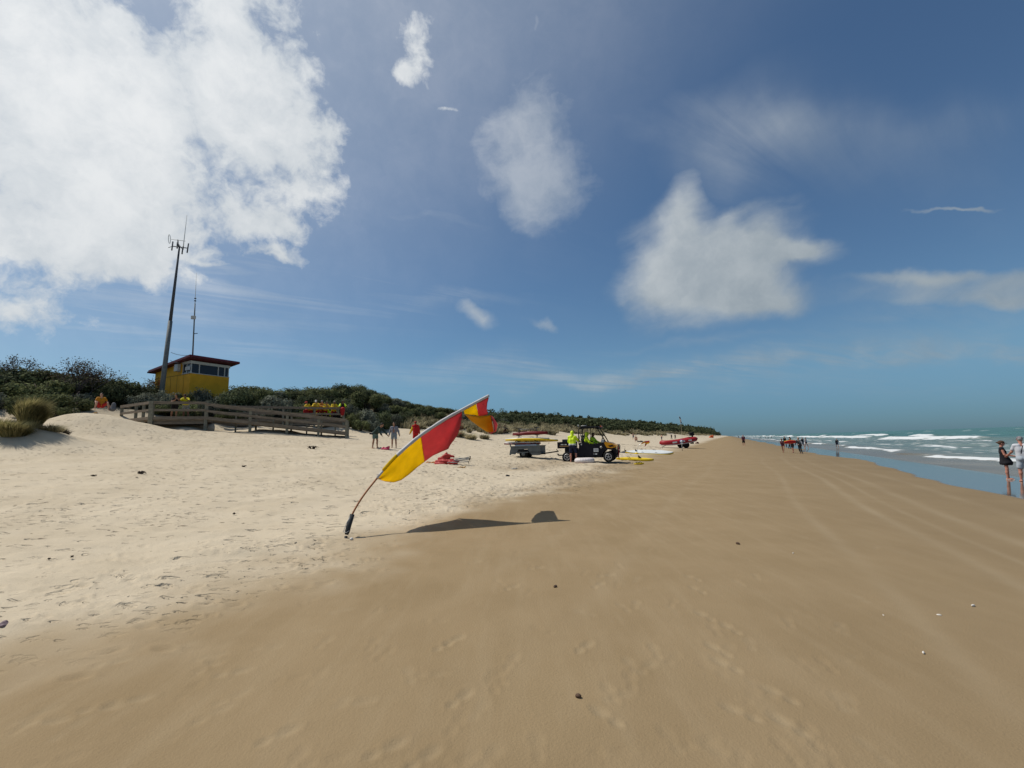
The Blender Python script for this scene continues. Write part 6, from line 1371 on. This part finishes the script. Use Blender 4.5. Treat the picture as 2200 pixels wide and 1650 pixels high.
# lifeguard lounging on the mound by the boardwalk
pm = at(216, 878, 29.4); pm.z = max(tz(pm.x, pm.y), at(216, 882, 29.4).z)
person('lifeguard in a yellow shirt and red shorts sitting on the sand mound', pm, face_to(.75, -.6), 1.75, dict(lean=-4, head=(16, -30), arms=[(-20, 34, 10, 24), (20, 24, 40, 0)], legs=[(112, 26, 116), (118, 22, 126)], sit=True), dict(skin='fair', hair=('short', hairm('dark')), top=('tee', M_org), bottom=('board', M_rdu)))
pm2 = at(199, 880, 29.2); s = Solid(.02); s.cone((-.2, 0, .12), (.25, .05, .16), .14, .10, .05).cone((.1, 0, .3), (.2, .1, .4), .08, .05, .04); o = link_mesh('orange_bag', s.mesh('orange_bag', lambda G: -.03*vnoise(G[..., 0]*9, G[..., 2]*9)), mat('tan_orange_bag', (.36, .20, .05), .8, .2, 6)); o.location = (pm2.x, pm2.y, tz(pm2.x, pm2.y)-.02); tag(o, 'tan orange bag left of the lifeguard on the sand mound', 'bag')
p = onray(236, 29.6); s = Solid(.02); s.cone((0, 0, .1), (0, .05, .42), .17, .11, .05); o = link_mesh('grey_backpack', s.mesh('grey_backpack', lambda G: -.02*vnoise(G[..., 0]*9, G[..., 2]*9)), mat('grey_backpack', (.13, .13, .14), .8, .2, 6)); o.location = (p.x, p.y, max(p.z, at(236, 882, 29.6).z)); tag(o, 'grey backpack right of the lifeguard on the sand mound', 'bag')

# ---- far along the beach
SIT = dict(lean=20, head=(0, 0), arms=[(50, 8, 30, -10), (50, 8, 30, -10)], legs=[(120, 8, 130), (115, 8, 125)], sit=True)
p = gpos(1071, 931); person('person in black sitting at the foot of the dune, left of a pair', p, face_to(.9, -.4), 1.75, SIT, dict(skin='tan', hair=('short', hairm('dark')), top=('tee', M_blk), bottom=('pants', M_navy)), h=.018)
p = gpos(1081, 931); person('person in dark clothes bending forward at the foot of the dune, right of a pair', p, face_to(.7, -.7), 1.75, dict(SIT, lean=34), dict(skin='brown', hair=('short', hairm('dark')), top=('jacket', M_blk), bottom=('board', mat('dark_red_cloth', (.06, .012, .012), .8))), h=.018)
def farp(px, py, n, label, facing, of, pose=None, h=.022, floor=-.60, group=None):
    p = gpos(px, py, floor); H = n*p.y/FPX; H = min(max(H, 1.35), 1.95); return person(label, p, facing, H, pose or dict(legs=[(14, 3, 6), (-14, 3, 10)], arms=[(-12, 10, 14, 6), (14, 10, 20, 6)]), of, h=h, group=group, simple=True)
farp(1361, 945, 14, 'bare backed person standing by the grass beyond the little flag', CAMF, dict(skin='fair', hair=('short', hairm('dark')), bottom=('shorts', M_gsh)))
p = gpos(1366, 949.5); person('pale person sitting on the sand beside dark bags near the grass', p, CAMF, 1.7, SIT, dict(skin='fair', hair=('short', hairm('fair')), bottom=('brief', M_wht)), h=.022, simple=True)
rag(1375, 949.5, 11, 3.5, M_blk, 'dark bags on the sand beside the pale sitting person', 'bags', 'dark_bags', 12)
farp(1422, 948, 15, 'person in dark shorts standing behind the left end of the rescue boat', face_to(1, .1), dict(skin='fair', hair=('short', hairm('dark')), bottom=('board', M_navy)))
farp(1443, 944, 8, 'person in dark clothes at the grass edge beyond the rescue boat, left of two', CAMF, dict(skin='tan', hair=('short', hairm('dark')), top=('tee', M_blk), bottom=('pants', M_blk)), h=.03)
farp(1451, 943.5, 7, 'person in dark clothes at the grass edge beyond the rescue boat, right of two', CAMF, dict(skin='tan', hair=('short', hairm('dark')), top=('tee', M_navy), bottom=('pants', M_blk)), h=.03)
farp(1598.5, 958, 23, 'lone man in dark clothes walking on the smooth sand', face_to(-.5, -1), dict(skin='red', hair=('short', hairm('dark')), top=('jacket', M_plum), bottom=('board', M_blk)), dict(lean=4, arms=[(10, 8, 40, -10), (10, 8, 40, -10)], legs=[(6, 3, 3), (-6, 3, 6)]))
farp(1587, 941, 5, 'tiny dark figure far along the beach left of the lone man', CAMF, dict(skin='tan', top=('tee', M_blk), bottom=('pants', M_blk)), h=.05)
# group carrying a board
p = gpos(1684, 972.5); CK_ = p.y/FPX
farp(1683.5, 973, 31, 'girl in a dark plum swimsuit carrying the left end of the red board', face_to(-.8, -.6), dict(skin='tan', hair=('long', hairm('brown')), top=('swim', M_plum), bottom=('brief', M_plum)), dict(lean=16, head=(10, 0), arms=[(-10, 14, 20, 4), (-34, 16, 30, -20)], legs=[(22, 4, 8), (-20, 6, 10)]), h=.016)
farp(1720, 975, 35, 'woman in a black wetsuit carrying the right end of the red board', face_to(-.9, -.4), dict(skin='fair', hair=('tail', hairm('fair')), top=('wetsuit', M_neo), bottom=('wetsuit', M_neo)), dict(lean=10, head=(6, 0), arms=[(36, 10, 20, 0), (16, 20, 14, 10)], legs=[(4, 4, 26), (-10, 6, 20)]), h=.016)
farp(1704, 972.5, 31, 'person in a black wetsuit behind the middle of the red board', face_to(-1, -.2), dict(skin='red', hair=('short', hairm('dark')), top=('wetsuit', M_neo), bottom=('shorts', M_neo)), dict(lean=18, arms=[(30, 20, 30, 0), (30, 40, 30, 10)], legs=[(8, 4, 6), (-10, 6, 10)]), h=.018)
farp(1687.5, 962, 24, 'dark figure standing behind the girl with the red board', CAMF, dict(skin='tan', hair=('short', hairm('dark')), top=('wetsuit', M_neo), bottom=('wetsuit', M_neo)), h=.02)
farp(1697, 964, 25, 'dark figure with bent arms seen above the red board', face_to(1, -.3), dict(skin='tan', hair=('short', hairm('dark')), top=('wetsuit', M_neo), bottom=('wetsuit', M_neo)), dict(lean=10, arms=[(30, 40, 60, 0), (30, 40, 60, 0)], legs=[(10, 4, 6), (-10, 4, 8)]), h=.02)
farp(1725.5, 962, 22, 'slim dark figure just right of the wetsuit woman', CAMF, dict(skin='tan', hair=('short', hairm('dark')), top=('wetsuit', M_neo), bottom=('shorts', M_gsh)), h=.02)
farp(1733, 962.5, 22, 'pale person in black swim bottoms at the water edge right of the group', face_to(-.3, 1), dict(skin='fair', hair=('short', hairm('dark')), top=('swim', M_lgs), bottom=('brief', M_blk)), h=.02)
pb = gpos(1699, 973); zb_ = pb.z+20.5*CK_
board('rescue_board', 'red rescue board with a yellow green top carried by the group near the water', Vector((pb.x, pb.y-.15, zb_)), 0, 34*CK_, .55, .26, mat('lime_deck', (.40, .42, .03), .4), mat('bright_red_board', (.52, .012, .02), .3), rot=(R(-28), 0, R(2)), rocker=.02, nose=.42, tail=.42)
farp(1799.5, 962, 15, 'lone wader walking through the shallow foam', face_to(-.4, -1), dict(skin='tan', hair=('short', hairm('dark')), top=('wetsuit', M_neo), bottom=('shorts', M_navy)), dict(lean=6, arms=[(10, 20, 20, 8), (-10, 14, 20, 4)], legs=[(16, 3, 10), (-16, 3, 14)]), h=.022, floor=-.62)
for i, (px, py, n_, lb) in enumerate([(1634, 941.5, 4, 'leftmost'), (1645, 942.5, 5, 'second from left'), (1650.5, 943, 5, 'third from left'), (1658, 942, 4, 'rightmost')]):
    farp(px, py, n_, f'{lb} of four tiny dark bathers far off at the water edge', CAMF, dict(skin='tan', top=('wetsuit', M_neo), bottom=('wetsuit', M_neo)), h=.05, group='far bathers', floor=-.62)

# ---- the pair on the wet sand at the right edge
p = gpos(2166, 1030.5); DR = p.y/FPX; DIST = math.sqrt(1+((2166-1100)/FPX)**2)
rt_, J, inf_ = person('woman in a short black dress and brown cap standing on the wet sand', p, face_to(.72, -.69), hpx(p, 80), dict(lean=-5, head=(14, 0), arms=[(14, 6, 62, -14), (10, 8, 66, -10)], legs=[(4, 2, 3), (2, 3, 5)]), dict(skin='red', hair=('wind', hairm('brown')), cap=mat('brown_cap', (.06, .035, .02), .8, .2, 12), dress=M_blk), h=.0085)
b = MB()
for i in (0, 1): an = J[i][6]; b.box((.085, .25, .028), (an[0], an[1]+.06, an[2]-.073), None, .01)
o = b.build('sandals', M_boardW, rt_); o.location.z = -inf_['low']
p = gpos(2208, 1035); rt_, J, inf_ = person('man in a white shirt and pale shorts cut by the right edge of the photo', p, face_to(.66, .75), hpx(p, 93), dict(lean=4, head=(14, 12), arms=[(14, 22, 40, 22), (24, 14, 40, 0)], legs=[(0, 6, 3), (-8, 6, 6)]), dict(skin='red', hair=('short', hairm('grey')), cap=mat('grey_plum_cap', (.16, .13, .15), .8, .2, 12), top=('tee', M_wht), bottom=('board', M_lgs)), h=.0095)
kq = hpx(p, 93)/1.75; b = MB(); b.beam((.02*kq, -.150*kq, 1.42*kq), (-.06*kq, -.165*kq, 1.10*kq), .03, .008, up=(0, 1, 0)); b.build('bag_strap', M_black, rt_)
